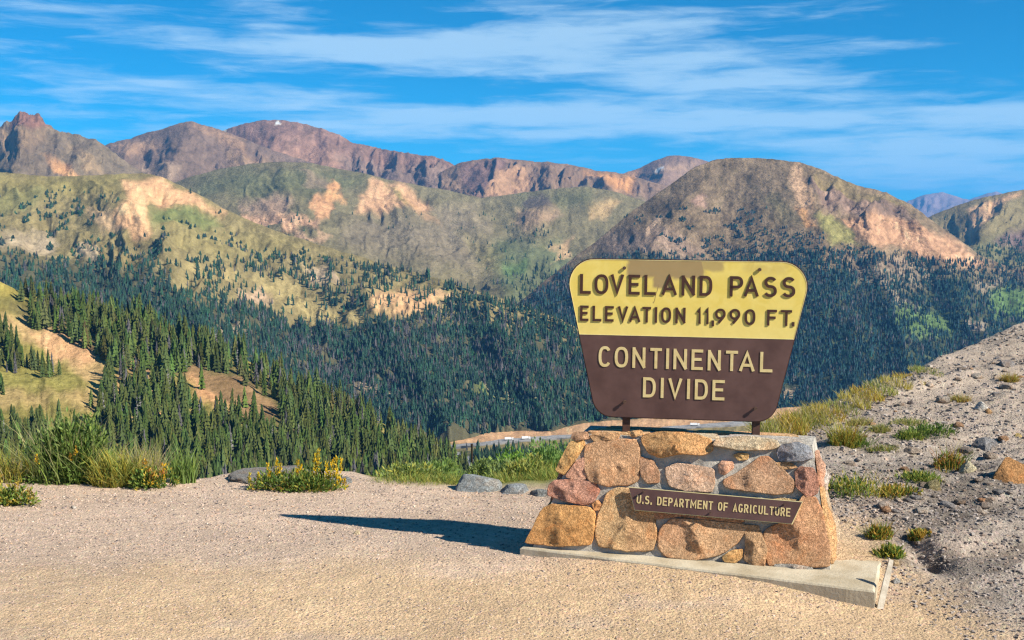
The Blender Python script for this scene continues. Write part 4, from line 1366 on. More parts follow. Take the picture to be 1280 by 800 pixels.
def glyph(ch):
    """Centre lines in the unit box: (points, closed)."""
    q = 2.5
    G = {
        'A': [([(0, 0), (.5, 1), (1, 0)], 0), ([(.20, .32), (.80, .32)], 0)],
        'C': [(arc(.5, .5, .5, .5, 38, 322, 26, q), 0)],
        'D': [([(0, 0), (0, 1), (.42, 1)] + arc(.42, .5, .58, .5, 80, -80, 16, q) + [(.42, 0)], 1)],
        'E': [([(1, 1), (0, 1), (0, 0), (1, 0)], 0), ([(0, .52), (.84, .52)], 0)],
        'F': [([(1, 1), (0, 1), (0, 0)], 0), ([(0, .50), (.84, .50)], 0)],
        'G': [(arc(.5, .5, .5, .5, 38, 330, 24, q) + [(1, .42), (.60, .42)], 0)],
        'I': [([(.5, 0), (.5, 1)], 0)],
        'L': [([(0, 1), (0, 0), (1, 0)], 0)],
        'M': [([(0, 0), (0, 1), (.5, .30), (1, 1), (1, 0)], 0)],
        'N': [([(0, 0), (0, 1)], 0), ([(0, 1), (1, 0)], 0), ([(1, 0), (1, 1)], 0)],
        'O': [(arc(.5, .5, .5, .5, 0, 345, 23, q), 1)],
        '0': [(arc(.5, .5, .5, .5, 0, 345, 23, q), 1)],
        'P': [([(0, 0), (0, 1), (.55, 1)] + arc(.55, .73, .45, .27, 75, -75, 10, 2.2) + [(.55, .46), (0, .46)], 0)],
        'R': [([(0, 0), (0, 1), (.55, 1)] + arc(.55, .74, .45, .26, 75, -75, 10, 2.2) + [(.55, .48), (0, .48)], 0), ([(.50, .48), (1, 0)], 0)],
        'S': [(arc(.5, .76, .46, .24, 25, 250, 14, 2.2) + arc(.5, .26, .5, .26, 75, -155, 16, 2.2), 0)],
        'T': [([(0, 1), (1, 1)], 0), ([(.5, 1), (.5, 0)], 0)],
        'U': [([(0, 1), (0, .38)] + arc(.5, .36, .5, .36, 190, 350, 14, q) + [(1, .38), (1, 1)], 0)],
        'V': [([(0, 1), (.5, 0), (1, 1)], 0)],
        '1': [([(.05, .82), (.75, 1), (.75, 0)], 0)],
        '9': [(arc(.5, .68, .5, .32, 0, 345, 20, 2.2), 1), ([(.98, .60), (.80, .38), (.30, 0)], 0)],
        ',': [([(.75, .10), (.15, -.16)], 0)],
        '.': [([(.5, -.02), (.5, .12)], 0)],
    }
    return G[ch]


def letter_mesh(ch, x0, x1, y0, y1, w, z0, z1):
    """Raised letter in the box; strokes that overlap lie a hair apart in height."""
    V, F = [], []
    for k, (pts, closed) in enumerate(glyph(ch)):
        ix0, ix1, iy0, iy1 = x0 + w / 2, x1 - w / 2, y0 + w / 2, y1 - w / 2
        if ch in 'AV' : iy0, iy1 = (y0 + w * .15, y1 - w * .55) if ch == 'A' else (y0 + w * .55, y1 - w * .15)
        if ch in ',.I1' and x1 - x0 < w * 1.3: ix0 = ix1 = (x0 + x1) / 2
        P = []
        for (a, b_) in pts:
            yv = iy0 + (iy1 - iy0) * b_
            P.append((ix0 + (ix1 - ix0) * a, yv))
        P = np.array(P)
        if not closed:                                      # straight ends run out to the box
            for e, f in ((0, 1), (-1, -2)):
                d = P[e] - P[f]
                d = d / np.linalg.norm(d)
                if ch not in 'CGS9A' or (ch == 'A' and k == 0 and False):
                    P[e] = P[e] + d * w / 2 * (1 if ch not in 'AV' else .3) * (0 if (ch in 'NTEFRPD' and k > 0 and e == 0) else 1)
        l, r_ = stroke(P, w, bool(closed))
        zt = z1 - .0007 * k
        n, b0 = len(P), len(V)
        V += [(x, y, zt) for x, y in l] + [(x, y, zt) for x, y in r_] + [(x, y, z0) for x, y in l] + [(x, y, z0) for x, y in r_]
        for i in range(n if closed else n - 1):
            j = (i + 1) % n
            F += [(b0 + i, b0 + n + i, b0 + n + j, b0 + j), (b0 + i, b0 + j, b0 + 2 * n + j, b0 + 2 * n + i), (b0 + n + j, b0 + n + i, b0 + 3 * n + i, b0 + 3 * n + j)]
        if not closed:
            F += [(b0, b0 + 2 * n, b0 + 3 * n, b0 + n), (b0 + n - 1, b0 + 2 * n - 1, b0 + 4 * n - 1, b0 + 3 * n - 1)]
    me = bpy.data.meshes.new('letter')
    me.from_pydata(V, [], F)
    me.update()
    return me


# materials of the sign: enamel paint, weathered; the top carries a brown stain and a fine crack
m, t, b = make_mat('yellow_paint', .55, .35)
co = t.n('ShaderNodeTexCoord').outputs['Object']
sp_ = t.n('ShaderNodeSeparateXYZ')
t.put(sp_.inputs[0], co)
X_, Y_ = sp_.outputs[0], sp_.outputs[1]
nz = t.m('SUBTRACT', t.noise(co, 9.0, 5, .6, .6), .5)
nf2 = t.m('SUBTRACT', t.noise(co, 30.0, 4, .6), .5)


def boxm(x0, x1, y0, y1, soft, wob):
    xx = t.m('ADD', X_, t.m('MULTIPLY', nz, wob))
    yv = t.m('ADD', Y_, t.m('MULTIPLY', nz, wob * .8))
    a_ = t.m('MULTIPLY', t.ramp(xx, x0 - soft, x0 + soft), t.ramp(t.m('MULTIPLY', xx, -1.0), -x1 - soft, -x1 + soft))
    b_ = t.m('MULTIPLY', t.ramp(yv, y0 - soft, y0 + soft), t.ramp(t.m('MULTIPLY', yv, -1.0), -y1 - soft, -y1 + soft))
    return t.m('MULTIPLY', a_, b_)


def sbox(xa, ya, xb, yb):
    a_, b_ = sloc(xa, yb), sloc(xb, ya)
    return a_[0], b_[0], a_[1], b_[1]


st = t.m('MAXIMUM', boxm(*sbox(784, 325, 880, 347), .02, .10), boxm(*sbox(816, 340, 838, 360), .016, .05))
st = t.m('MAXIMUM', st, t.m('MULTIPLY', boxm(*sbox(850, 326, 905, 338), .02, .10), .75))
st = t.m('MAXIMUM', st, t.m('MULTIPLY', boxm(*sbox(930, 330, 985, 342), .03, .12), .25))
basec = t.mix(t.ramp(nz, -.2, .25), (.66, .50, .105, 1), (.72, .57, .16, 1))
basec = t.mix(t.m('MULTIPLY', t.ramp(nf2, .10, .3), .25), basec, (.58, .47, .22, 1))
fade = t.ramp(t.m('ADD', Y_, t.m('MULTIPLY', nz, .25)), .28, -.02)
basec = t.mix(t.m('MULTIPLY', fade, .35), basec, (.72, .60, .25, 1))
c = t.mix(t.m('MULTIPLY', st, .82), basec, (.235, .155, .095, 1))
ck = sloc(820, 368)
cx_ = t.m('ABSOLUTE', t.m('ADD', t.m('SUBTRACT', X_, ck[0]), t.m('ADD', t.m('MULTIPLY', nz, .07), t.m('MULTIPLY', t.m('SUBTRACT', Y_, ck[1]), -.25))))
crack = t.m('MULTIPLY', t.ramp(t.m('MULTIPLY', cx_, -1.0), -.0045, -.002), t.m('MULTIPLY', t.ramp(Y_, ck[1] - .08, ck[1] - .06), t.ramp(t.m('MULTIPLY', Y_, -1), -ck[1] - .09, -ck[1] - .05)))
c = t.mix(t.m('MULTIPLY', crack, .8), c, (.16, .10, .05, 1))
t.put(b.inputs['Base Color'], c)
MAT_YEL = m
MAT_BRN = simple_mat('brown_paint', (.068, .033, .029), (.108, .057, .050), 3.5, .55, .35)
MAT_DBR = simple_mat('dark_letter_paint', (.045, .016, .010), (.060, .022, .014), 8.0, .5, .4)
MAT_CRM = simple_mat('cream_letter_paint', (.52, .40, .18), (.62, .50, .25), 14.0, .55, .35)
MAT_TRIM = simple_mat('pale_trim_paint', (.66, .55, .25), (.72, .62, .33), 14.0, .5, .35)
MAT_STEEL = simple_mat('rusty_bolt', (.05, .025, .018), (.10, .055, .035), 60.0, .7, .4)
MAT_POST = simple_mat('rusty_post', (.055, .026, .020), (.095, .045, .032), 14.0, .7, .3)

sign = thing('pass_sign', 'yellow and brown trapezoid pass sign standing on the stone pedestal', 'sign')
sign.matrix_world = SM
HT_, HB_ = .612, -.660
CORN = [(-.985, HT_), (.985, HT_), (.700, HB_), (-.700, HB_)]
RAD = [.20, .20, .165, .165]
outl = rounded_outline(CORN, RAD)
grow = 1.0
link('back_plate', plate('back_plate', [(x * 1.0075, y * 1.011) for x, y in outl], -.030, -.004), MAT_DBR, sign)
yel = [p for p in outl if p[1] > 0]
sx = np.interp(0, [HB_, HT_], [.700, .985])
yel_o = [(-sx, .0015)] + [p for p in outl if p[1] > .0015 and p[0] < 0] + [p for p in outl if p[1] > .0015 and p[0] > 0] + [(sx, .0015)]
brn_o = [(sx, -.0015)] + [p for p in outl if p[1] < -.0015 and p[0] > 0] + [p for p in outl if p[1] < -.0015 and p[0] < 0] + [(-sx, -.0015)]
link('upper_panel', plate('upper_panel', yel_o, -.004, .0), MAT_YEL, sign, label='yellow upper field with brown stain')
link('lower_panel', plate('lower_panel', brn_o, -.004, .0), MAT_BRN, sign, label='dark brown lower field')


def ring_strip(name, outer, k, z0, z1, mat, parent):
    """Raised rim following part of an outline."""
    O = np.array(outer)
    n = len(O)
    T = np.roll(O, -1, 0) - np.roll(O, 1, 0)
    T /= np.linalg.norm(T, axis=1)[:, None]
    Nn = np.stack([-T[:, 1], T[:, 0]], -1)
    if ((O + Nn * .01) ** 2).sum() > (O ** 2).sum(): Nn = -Nn
    I = O + Nn * k
    V = [(x, y, z1) for x, y in O] + [(x, y, z1) for x, y in I] + [(x, y, z0) for x, y in O] + [(x, y, z0) for x, y in I]
    F = []
    for i in range(n):
        j = (i + 1) % n
        F += [(i, j, n + j, n + i), (i, 2 * n + i, 2 * n + j, j), (n + i, n + j, 3 * n + j, 3 * n + i)]
    me = bpy.data.meshes.new(name)
    me.from_pydata(V, [], F)
    me.update()
    return link(name, me, mat, parent)


up_trim = [p for p in outl]
ring_strip('edge_trim', yel_o, .004, -.006, .002, MAT_TRIM, sign)

ZX = lambda v: 690 + v / 3.332
ZY = lambda v: 310 + v / 3.332
LINES = [
    ('LOVELANDPASS', [(118, 163), (178, 236), (245, 301), (320, 367), (386, 434), (457, 523), (541, 597), (616, 669), (742, 797), (800, 864), (884, 938), (960, 1015)], (108, 190), (121, 206), .0228, .0085, MAT_DBR),
    ('ELEVATION11,990FT.', [(118, 153), (170, 207), (222, 258), (275, 318), (322, 370), (378, 413), (429, 439), (455, 497), (515, 557), (605, 623), (638, 656), (666, 677), (680, 724), (740, 785), (803, 848), (897, 937), (954, 1000), (1002, 1011)],
     (239, 303), (259, 325), .0188, .0080, MAT_DBR),
    ('CONTINENTAL', [(195, 247), (262, 318), (336, 390), (410, 458), (475, 490), (507, 563), (582, 630), (650, 704), (725, 775), (780, 847), (868, 920)], (408, 494), (434, 518), .0228, .006, MAT_CRM),
    ('DIVIDE', [(380, 433), (453, 467), (485, 543), (563, 576), (596, 650), (669, 720)], (538, 621), (551, 635), .0228, .006, MAT_CRM),
]
for text, spans, (ya0, ya1), (yb0, yb1), w, h, mt in LINES:
    xa, xb = spans[0][0], spans[-1][1]
    for ch, (p0, p1) in zip(text, spans):
        f0, f1 = (p0 - xa) / (xb - xa), (p1 - xa) / (xb - xa)
        fm = (f0 + f1) / 2
        ytop, ybot = ya0 + (yb0 - ya0) * fm, ya1 + (yb1 - ya1) * fm
        x0, _ = sloc(ZX(p0), ZY(ytop))
        x1, _ = sloc(ZX(p1), ZY(ytop))
        _, y1 = sloc(ZX((p0 + p1) / 2), ZY(ytop))
        _, y0 = sloc(ZX((p0 + p1) / 2), ZY(ybot))
        link('letter', letter_mesh(ch, x0, x1, y0, y1, w, 0, h), mt, sign)


def bolt(parent, x, y, r_, ln, z=0.0):
    o = link('bolt', cyl_mesh('bolt', r_, ln, 10), MAT_STEEL, parent)
    o.location = (x, y, z + ln / 2)
    hd = link('head', cyl_mesh('head', r_ * 1.5, r_ * 1.1, 6), MAT_STEEL, o)
    hd.location = (0, 0, ln / 2)


for (x, y) in ((780.5, 335), (949.5, 337), (781, 501.5), (944, 510)):
    bolt(sign, *sloc(x, y), .010, .011 if y < 400 else .030)
tops_ = []
for (px, pyb) in ((782.5, 530), (945.5, 541)):
    x, yb_ = sloc(px, pyb)
    zb = (SMi @ Vector((SO[0], SO[1], PTZ - .12))).y
    link('post', box_mesh('post', x - .031, x + .031, zb, .50, -.096, -.034, .004), MAT_POST, sign)

# ------------------------------------------------------------------ plaque on the stones
PO = .072
corner = [(785.5, 608.5), (1003.5, 627), (990.5, 655.5), (793, 638)]
pc = [fpt(x, y, PO) for x, y in corner]
pu = (pc[1] - pc[0]); pu /= np.linalg.norm(pu)
pv_ = np.cross(nf, pu)
PC = sum(pc) / 4
PM = Matrix(((pu[0], pv_[0], nf[0], PC[0]), (pu[1], pv_[1], nf[1], PC[1]), (pu[2], pv_[2], nf[2], PC[2]), (0, 0, 0, 1)))
PMi = PM.inverted()


def ploc(px, py):
    p = PMi @ Vector(on_plane(px, py, PC, nf))
    return p.x, p.y


plq = thing('plaque', 'narrow brown plaque with yellow rim fixed across the stone pedestal', 'plaque')
plq.matrix_world = PM
po = [ploc(x, y) for x, y in corner]
cen = np.mean(np.array(po), 0)
link('panel', plate('panel', [tuple(cen + (np.array(p) - cen) * np.array((.992, .94))) for p in po], -.018, .0), MAT_BRN, plq)
link('rim', plate('rim', po, -.026, -.0035), MAT_TRIM, plq)
TXT = 'U.S. DEPARTMENT OF AGRICULTURE'
WID = {'I': .42, '.': .30, ' ': .52, 'M': 1.12}
tw = sum(WID.get(ch, .82) for ch in TXT) + .22 * (len(TXT) - 1)
pos_ = 0.0
for ch in TXT:
    wv = WID.get(ch, .82)
    f0, f1 = pos_ / tw, (pos_ + wv) / tw
    pos_ += wv + .22
    if ch == ' ':
        continue
    fm = (f0 + f1) / 2
    pxa, pxb = 796.3 + (988.3 - 796.3) * f0, 796.3 + (988.3 - 796.3) * f1
    yt, yb_ = 618.6 + (635.2 - 618.6) * fm, 629.2 + (646.0 - 629.2) * fm
    x0, _ = ploc(pxa, yt)
    x1, _ = ploc(pxb, yt)
    _, y1 = ploc((pxa + pxb) / 2, yt)
    _, y0 = ploc((pxa + pxb) / 2, yb_)
    link('letter', letter_mesh(ch, x0, x1, y0, y1, .0098, 0, .0035), MAT_CRM, plq)
for (x, y) in ((805, 614.5), (888, 641), (981, 630)):
    bolt(plq, *ploc(x, y), .0065, .032)

# ------------------------------------------------------------------ weathered stake by the slab
MAT_WOOD = simple_mat('bleached_wood', (.36, .31, .24), (.56, .51, .43), 12.0, .85, .15, .003, 60)
ga = on_ground(1100, 760)
lw = CAM + ray(1114, 700) * (ga[1] + .16)
stk = thing('wooden_stake', 'bleached pale board stake leaning at the right end of the slab', 'stake', tuple(ga))
dv = lw - ga
ln = np.linalg.norm(dv)
dv /= ln
sd_ = np.cross(dv, np.array([0, -1, .4])); sd_ /= np.linalg.norm(sd_)
nn_ = np.cross(sd_, dv)
V = []
for (s_, w_) in ((-.08, .021), (.35, .022), (.7, .020), (1.0, .015)):
    for (a, c_) in ((-1, -1), (1, -1), (1, 1), (-1, 1)):
        V.append(dv * ln * s_ + sd_ * w_ * a + nn_ * .009 * c_)
F = [(k * 4 + q, k * 4 + (q + 1) % 4, k * 4 + 4 + (q + 1) % 4, k * 4 + 4 + q) for k in range(3) for q in range(4)] + [(0, 1, 2, 3), (12, 13, 14, 15)]
link('board', mesh_np('board', V, F), MAT_WOOD, stk)


# ------------------------------------------------------------------ rocks
def rock_mesh(name, sx, sy, sz, seed, colour, cuts=9, sub=4):
    """Angular boulder: a ball cut by random planes, then roughened."""
    import bmesh
    g = np.random.default_rng(seed)
    bm = bmesh.new()
    bmesh.ops.create_icosphere(bm, subdivisions=sub, radius=1.0)
    V = np.array([v.co[:] for v in bm.verts])
    F = np.array([[v.index for v in f.verts] for f in bm.faces])
    bm.free()
    for _ in range(cuts):
        n = g.normal(size=3)
        n[2] = abs(n[2]) * .8
        n /= np.linalg.norm(n)
        d = g.uniform(.55, .85)
        over = np.maximum(V @ n - d, 0)
        V = V - over[:, None] * n * .92
    nrm = V / np.linalg.norm(V, axis=1)[:, None]
    V = V + nrm * (.05 * fbm(V[:, 0] * 3 + seed, V[:, 1] * 3 + V[:, 2] * 2, 4, seed) + .03 * fbm(V[:, 2] * 8 + V[:, 0] * 5, V[:, 1] * 8, 3, seed + 1))[:, None]
    V = V * np.array([sx, sy, sz])
    col = np.array(colour)[None] * (1 + .25 * fbm(V[:, 0] / sx * 2, V[:, 2] / sz * 2 + V[:, 1], 4, seed + 2))[:, None]
    return mesh_np(name, V, F, np.clip(col, .02, .9))


PXM = lambda d: d / FPX
GR = (.30, .325, .33)
for (name, label, px, py, wpx, hpx, colr, seed, rz) in [
    ('boulder', 'long low grey boulder half buried behind the yellow flowering plant', 345, 600, 125, 18, (.26, .245, .225), 3, 0),
    ('boulder', 'pointed blue grey boulder at the gravel edge beside green plants', 594, 612, 68, 27, GR, 8, 0),
    ('boulder', 'flat blue grey boulder between the pointed one and the pedestal', 644, 616, 46, 13, (.28, .30, .31), 12, .3),
    ('boulder', 'flat grey rock slab touching the pedestal\'s left side', 678, 620, 34, 10, (.23, .24, .235), 15, .1),
    ('boulder', 'grey rock at the gravel edge right of the yellow flowering plant', 425, 604, 38, 12, (.23, .235, .23), 18, .1),
    ('rock', 'large flat orange rock at the right edge of the scree bank', 1268, 600, 62, 36, (.46, .24, .10), 21, .1),
    ('rock', 'pale yellowish rock beside the red leaved plant on the bank', 1211, 590, 25, 23, (.52, .46, .31), 24, .4),
    ('rock', 'olive brown block on the bank below the pale rock', 1167, 613, 26, 17, (.27, .23, .12), 27, .2),
    ('rock', 'small white rock high on the scree bank', 1227, 513, 17, 13, (.62, .57, .50), 30, .0),
    ('rock', 'small orange rock just right of the white rock', 1236, 516, 12, 8, (.42, .26, .13), 33, .0),
    ('rock', 'small yellow rock near the right edge above the orange rock', 1272, 547, 12, 7, (.52, .38, .16), 36, .0),
    ('rock', 'dark rock on the slope above the slab, right of the grass tuft', 1138, 505, 12, 6, (.16, .13, .12), 39, .0),
    ('rock', 'small tan rock in the hollow beside the wooden stake', 1117, 706, 15, 9, (.42, .30, .17), 42, .0),
    ('rock', 'pale grey stone lying behind the wooden stake', 1121, 728, 12, 8, (.38, .37, .35), 45, .5),
    ('rock', 'grey boulder on the upper bank near the right edge', 1232, 560, 40, 16, (.26, .25, .25), 48, .5),
    ('rock', 'whitish stone lying alone on the gravel, lower left', 92, 636, 9, 6, (.60, .53, .45), 51, .0),
    ('rock', 'cream stone lying on the gravel in front of the thin shadow', 446, 668, 9, 7, (.62, .50, .33), 54, .0)]:
    g_ = on_ground(px, py)
    d = g_[1]
    w_, h_ = wpx * d / FPX, hpx * d / FPX
    o = link(name, rock_mesh(name, w_ / 2, w_ * .38, h_ * .72, seed, colr), MAT_STONE, None, label=label, category='rock')
    o.location = (g_[0], g_[1] + w_ * .1, g_[2] + h_ * .12)
    o.rotation_euler = (0, 0, rz)


# ------------------------------------------------------------------ loose gravel, uncountable
def pebble_template(seed):
    g = np.random.default_rng(seed)
    V = np.array([(x, y, z) for z in (-1, 1) for (x, y) in ((-1, -1), (1, -1), (1, 1), (-1, 1))], float) * g.uniform(.55, 1.0, (8, 3))
    V[:, 2] *= .6
    F = [(0, 2, 1), (0, 3, 2), (4, 5, 6), (4, 6, 7), (0, 1, 5), (0, 5, 4), (1, 2, 6), (1, 6, 5), (2, 3, 7), (2, 7, 6), (3, 0, 4), (3, 4, 7)]
    return V, np.array(F)


def slab_template(seed):
    m_ = rock_mesh('slab', 1.0, .75, .42, seed, (.3, .3, .3), 7, 2)
    V = np.array([v.co[:] for v in m_.vertices])
    F = np.array([p.vertices[:] for p in m_.polygons])
    bpy.data.meshes.remove(m_)
    return V, F


def loose(name, label, n, boxpx, smin, smax, cols, seed, mask=None, power=2.5):
    g = np.random.default_rng(seed)
    px, py = g.uniform(boxpx[0], boxpx[2], n), g.uniform(boxpx[1], boxpx[3], n)
    r = ray(px, py)
    # walk the rays down to the ground
    tt_ = np.full(n, 5.5)
    for _ in range(300):
        h = CAM[2] + r[:, 2] * tt_ - gz(r[:, 0] * tt_, tt_, False)
        tt_ = tt_ + np.clip(h, 0, None) * .8 * np.where(tt_ < 28, 1, 0)
    P = CAM + r * tt_[:, None]
    De = np.interp(640 + FPX * P[:, 0] / P[:, 1], EX, ED)
    ok = (P[:, 1] < De + .1) & (P[:, 1] < 26)
    inside = poly_mask(P[:, 0], P[:, 1], [q[:2] for q in sl], .01) > .5
    ok &= ~inside
    if mask is not None: ok &= g.random(n) < mask(P[:, 0], P[:, 1])
    P = P[ok]
    P[:, 2] = gz(P[:, 0], P[:, 1])
    n = len(P)
    s = smin + (smax - smin) * g.random(n) ** power
    s = s * np.clip(P[:, 1] / 8.5, .8, 1.8)
    col = np.array(cols)[g.integers(0, len(cols), n)] * (1 + .18 * g.standard_normal((n, 1)))
    temps = [(slab_template if smax > .05 else pebble_template)(seed + q) for q in range(6)]
    V, F, Cc = batch(temps, P + np.stack([0 * s, 0 * s, s * .18], -1), s, np.ones(n), g.uniform(0, 6.28, n), np.clip(col, .02, .8), g.integers(0, 6, n))
    link(name, mesh_np(name, V, F, Cc), MAT_STONE if smax > .05 else MAT_PEB, None, kind='stuff', label=label)


MAT_PEB = mat_attr('pebbles', .9, .2, .2, 60.0)
PEBC = [(.44, .33, .26), (.48, .37, .29), (.36, .27, .22), (.26, .21, .19), (.50, .40, .33), (.46, .31, .21), (.17, .14, .13), (.40, .31, .27), (.44, .34, .27)]
loose('loose_gravel', 'loose pinkish gravel strewn over the turnout', 64000, (-80, 590, 1130, 812), .0022, .0095, PEBC, 71, lambda x, y: np.clip(.30 + .65 * sst(y + .5 * fbm(x, y, 3, 9), 8.2, 10), 0, 1), 3.0)
loose('loose_scree', 'loose grey scree covering the bank on the right', 64000, (960, 380, 1540, 812), .0030, .0165, [(.29, .245, .215), (.33, .28, .245), (.23, .195, .175), (.38, .33, .29), (.31, .23, .18), (.17, .145, .135)], 72,
      lambda x, y: sst(x + .1 * (y - 8), 2.6, 3.2) * np.clip(.62 + 1.2 * fbm(x * .8, y * .8, 3, 33), .42, 1), 4.0)


loose('rock_rubble', 'broken rock slabs scattered over the bank on the right', 360, (1060, 455, 1330, 640), .020, .085, [(.30, .25, .21), (.36, .29, .23), (.40, .24, .14), (.24, .22, .21), (.42, .36, .30)], 73, lambda x, y: .25 + .9 * sst(fbm((x * .45 - y * .9) * 1.4, (x + .4 * y) * .3, 3, 36), .0, .35), 3.0)


# ------------------------------------------------------------------ plants
def blades(n, rx, ry, h, hs, lean, w, cols, seed, segs=3, curl=.35, base_in=.9):
    """Grass blades: tapered, bending strips."""
    g = np.random.default_rng(seed)
    a, rr = g.uniform(0, 6.2832, n), np.sqrt(g.random(n))
    bx, by = rx * rr * np.cos(a) * base_in, ry * rr * np.sin(a) * base_in
    H_ = h * np.clip(g.normal(1, hs, n), .3, 1.6) * (1 - .35 * rr ** 2)
    la = a + g.normal(0, 1.5, n)
    ln_ = H_ * np.abs(g.normal(lean, lean * .5, n)) * (.4 + rr)
    dx, dy = np.cos(la), np.sin(la)
    tw_ = g.uniform(0, 6.2832, n)
    V, F = [], []
    ts = np.linspace(0, 1, segs + 1)
    P = []
    for k, t_ in enumerate(ts):
        cx, cy = bx + dx * ln_ * (t_ ** (1 + curl * 2)), by + dy * ln_ * (t_ ** (1 + curl * 2))
        cz = H_ * (t_ - curl * .25 * t_ ** 3) - .03
        ww = w * (1 - t_) ** .6 * .5 + .0004
        P.append((np.stack([cx - np.cos(tw_) * ww, cy - np.sin(tw_) * ww, cz], -1), np.stack([cx + np.cos(tw_) * ww, cy + np.sin(tw_) * ww, cz], -1)))
    V = np.stack([q for pr in P for q in pr], 1).reshape(-1, 3)
    m_ = 2 * (segs + 1)
    base = np.arange(n)[:, None] * m_
    F = np.concatenate([np.stack([base[:, 0] + 2 * k, base[:, 0] + 2 * k + 1, base[:, 0] + 2 * k + 3, base[:, 0] + 2 * k + 2], -1) for k in range(segs)])
    c = np.array(cols)[g.integers(0, len(cols), n)] * (1 + .15 * g.standard_normal((n, 1)))
    return V, F, np.repeat(np.clip(c, .01, .9), m_, 0)


def leaves(n, rx, ry, h, size, asp, cols, seed, dome=1.0, upright=.4, lump=5, low=0.0):
    """Leaves spread through a lumpy dome; each leaf a folded diamond."""
    g = np.random.default_rng(seed)
    k = g.integers(0, lump, n)
    la, lr = g.uniform(0, 6.28, lump), .62 * np.sqrt(g.random(lump))
    lx, ly = np.cos(la) * lr, np.sin(la) * lr
    ls, lh = g.uniform(.36, .60, lump), g.uniform(.6, 1.0, lump)
    d = g.normal(size=(n, 3))
    d /= np.linalg.norm(d, axis=1)[:, None]
    d[:, 2] = np.abs(d[:, 2])
    rad = g.uniform(.45, 1.05, n)
    C_ = np.stack([(lx[k] + d[:, 0] * ls[k] * rad) * rx, (ly[k] + d[:, 1] * ls[k] * rad) * ry, low * h + (1 - low) * h * lh[k] * (d[:, 2] * rad * dome)], -1)
    L_ = d + np.array([0, 0, upright]) + .5 * g.normal(size=(n, 3))
    L_ /= np.linalg.norm(L_, axis=1)[:, None]
    S_ = np.cross(L_, g.normal(size=(n, 3)))
    S_ /= np.linalg.norm(S_, axis=1)[:, None]
    N_ = np.cross(L_, S_)
    sz = size * g.uniform(.6, 1.3, n)
    w_ = sz * asp
    V = np.stack([C_, C_ + L_ * (sz * .45)[:, None] + S_ * (w_ * .5)[:, None] + N_ * (w_ * .2)[:, None], C_ + L_ * sz[:, None],
                  C_ + L_ * (sz * .45)[:, None] - S_ * (w_ * .5)[:, None] + N_ * (w_ * .2)[:, None]], 1).reshape(-1, 3)
    b0 = np.arange(n)[:, None] * 4
    F = np.concatenate([b0 + np.array([[0, 1, 2, 2]]), b0 + np.array([[0, 2, 3, 3]])])[:, :3]
    c = np.array(cols)[g.integers(0, len(cols), n)] * (1 + .18 * g.standard_normal((n, 1)))
    return V, F, np.repeat(np.clip(c, .01, .9), 4, 0)


def spikes(spots, cols, seed, size, dens=60):
    """Flower spikes: small upright leaf-shaped florets round a stem top; one mesh for each spike."""
    g = np.random.default_rng(seed)
    out = []
    for (x, y, z0, z1, r_) in spots:
        V, F, Cc = leaves(dens, r_, r_, 1.0, size, .42, cols, int(g.integers(1, 9999)), 1.0, 1.4, 1)
        z = g.uniform(0, 1, dens)
        taper = (1 - .75 * z)
        ctr = np.stack([x + r_ * taper * g.normal(0, .5, dens), y + r_ * taper * g.normal(0, .5, dens), z0 + (z1 - z0) * z], -1)
        V = V.reshape(dens, 4, 3)
        V = V - V[:, :1] + ctr[:, None]
        out.append((V.reshape(-1, 3), F, Cc))
    return out


def plant(name, label, cat, px, py, parts, group=None, grow_y=None):
    p = on_ground(px, py) if grow_y is None else np.array([(px - 640) / FPX * grow_y, grow_y, float(gz((px - 640) / FPX * grow_y, grow_y))])
    o = thing(name, label, cat, tuple(p), group)
    flat = [(nm, q) for nm, pt in parts(p[1] / FPX) for q in (pt if isinstance(pt, list) else [pt])]
    for nm, (V, F, Cc) in flat:
        link(nm, mesh_np(nm, V, F, Cc), MAT_LEAF, o)
    return o


YG, YEL, GRN, DGN, LIM = (.34, .32, .06), (.48, .38, .065), (.12, .20, .04), (.05, .10, .024), (.22, .29, .06)
DRY, OCH, RST, FLW = (.46, .38, .20), (.44, .26, .05), (.40, .16, .05), (.72, .44, .015)
T1, T2 = 'grass_tuft', 'leafy_plant'

plant('grass_tuft', 'yellowish dry grass tuft at the left edge behind the low plant', 'grass', 14, 602,
      lambda k: [('blades', blades(420, 38 * k, 14 * k, 46 * k, .25, .45, .009, [YG, DRY, YEL, LIM], 1)), ('leaves', leaves(350, 30 * k, 14 * k, 26 * k, .045, .4, [GRN, YG, OCH], 2))])
plant('tall_shrub', 'tall bushy green shrub with pale grass heads at left', 'shrub', 84, 602,
      lambda k: [('leaves', leaves(7500, 56 * k, 30 * k, 86 * k, .075, .30, [GRN, DGN, (.16,.25,.06), LIM, (.24, .30, .09), (.17, .24, .06)], 3, 1.0, .8, 10)), ('stems', blades(320, 60 * k, 26 * k, 62 * k, .34, .34, .013, [LIM, (.16,.24,.06), (.26, .30, .10)], 4)),
                 ('seed_heads', blades(170, 58 * k, 26 * k, 84 * k, .25, .45, .009, [(.46, .44, .20), DRY, (.36, .38, .15)], 5)),
                 ('low_leaves', leaves(700, 62 * k, 26 * k, 24 * k, .055, .45, [GRN, LIM, (.14, .22, .05)], 6, 1, .5, 7)), ('flower_spike', spikes([(-28 * k, -.2, 26 * k, 38 * k, .03), (22 * k, -.22, 38 * k, 50 * k, .025), (14 * k, -.2, 30 * k, 40 * k, .02)], [OCH, FLW], 7, .03, 26))])
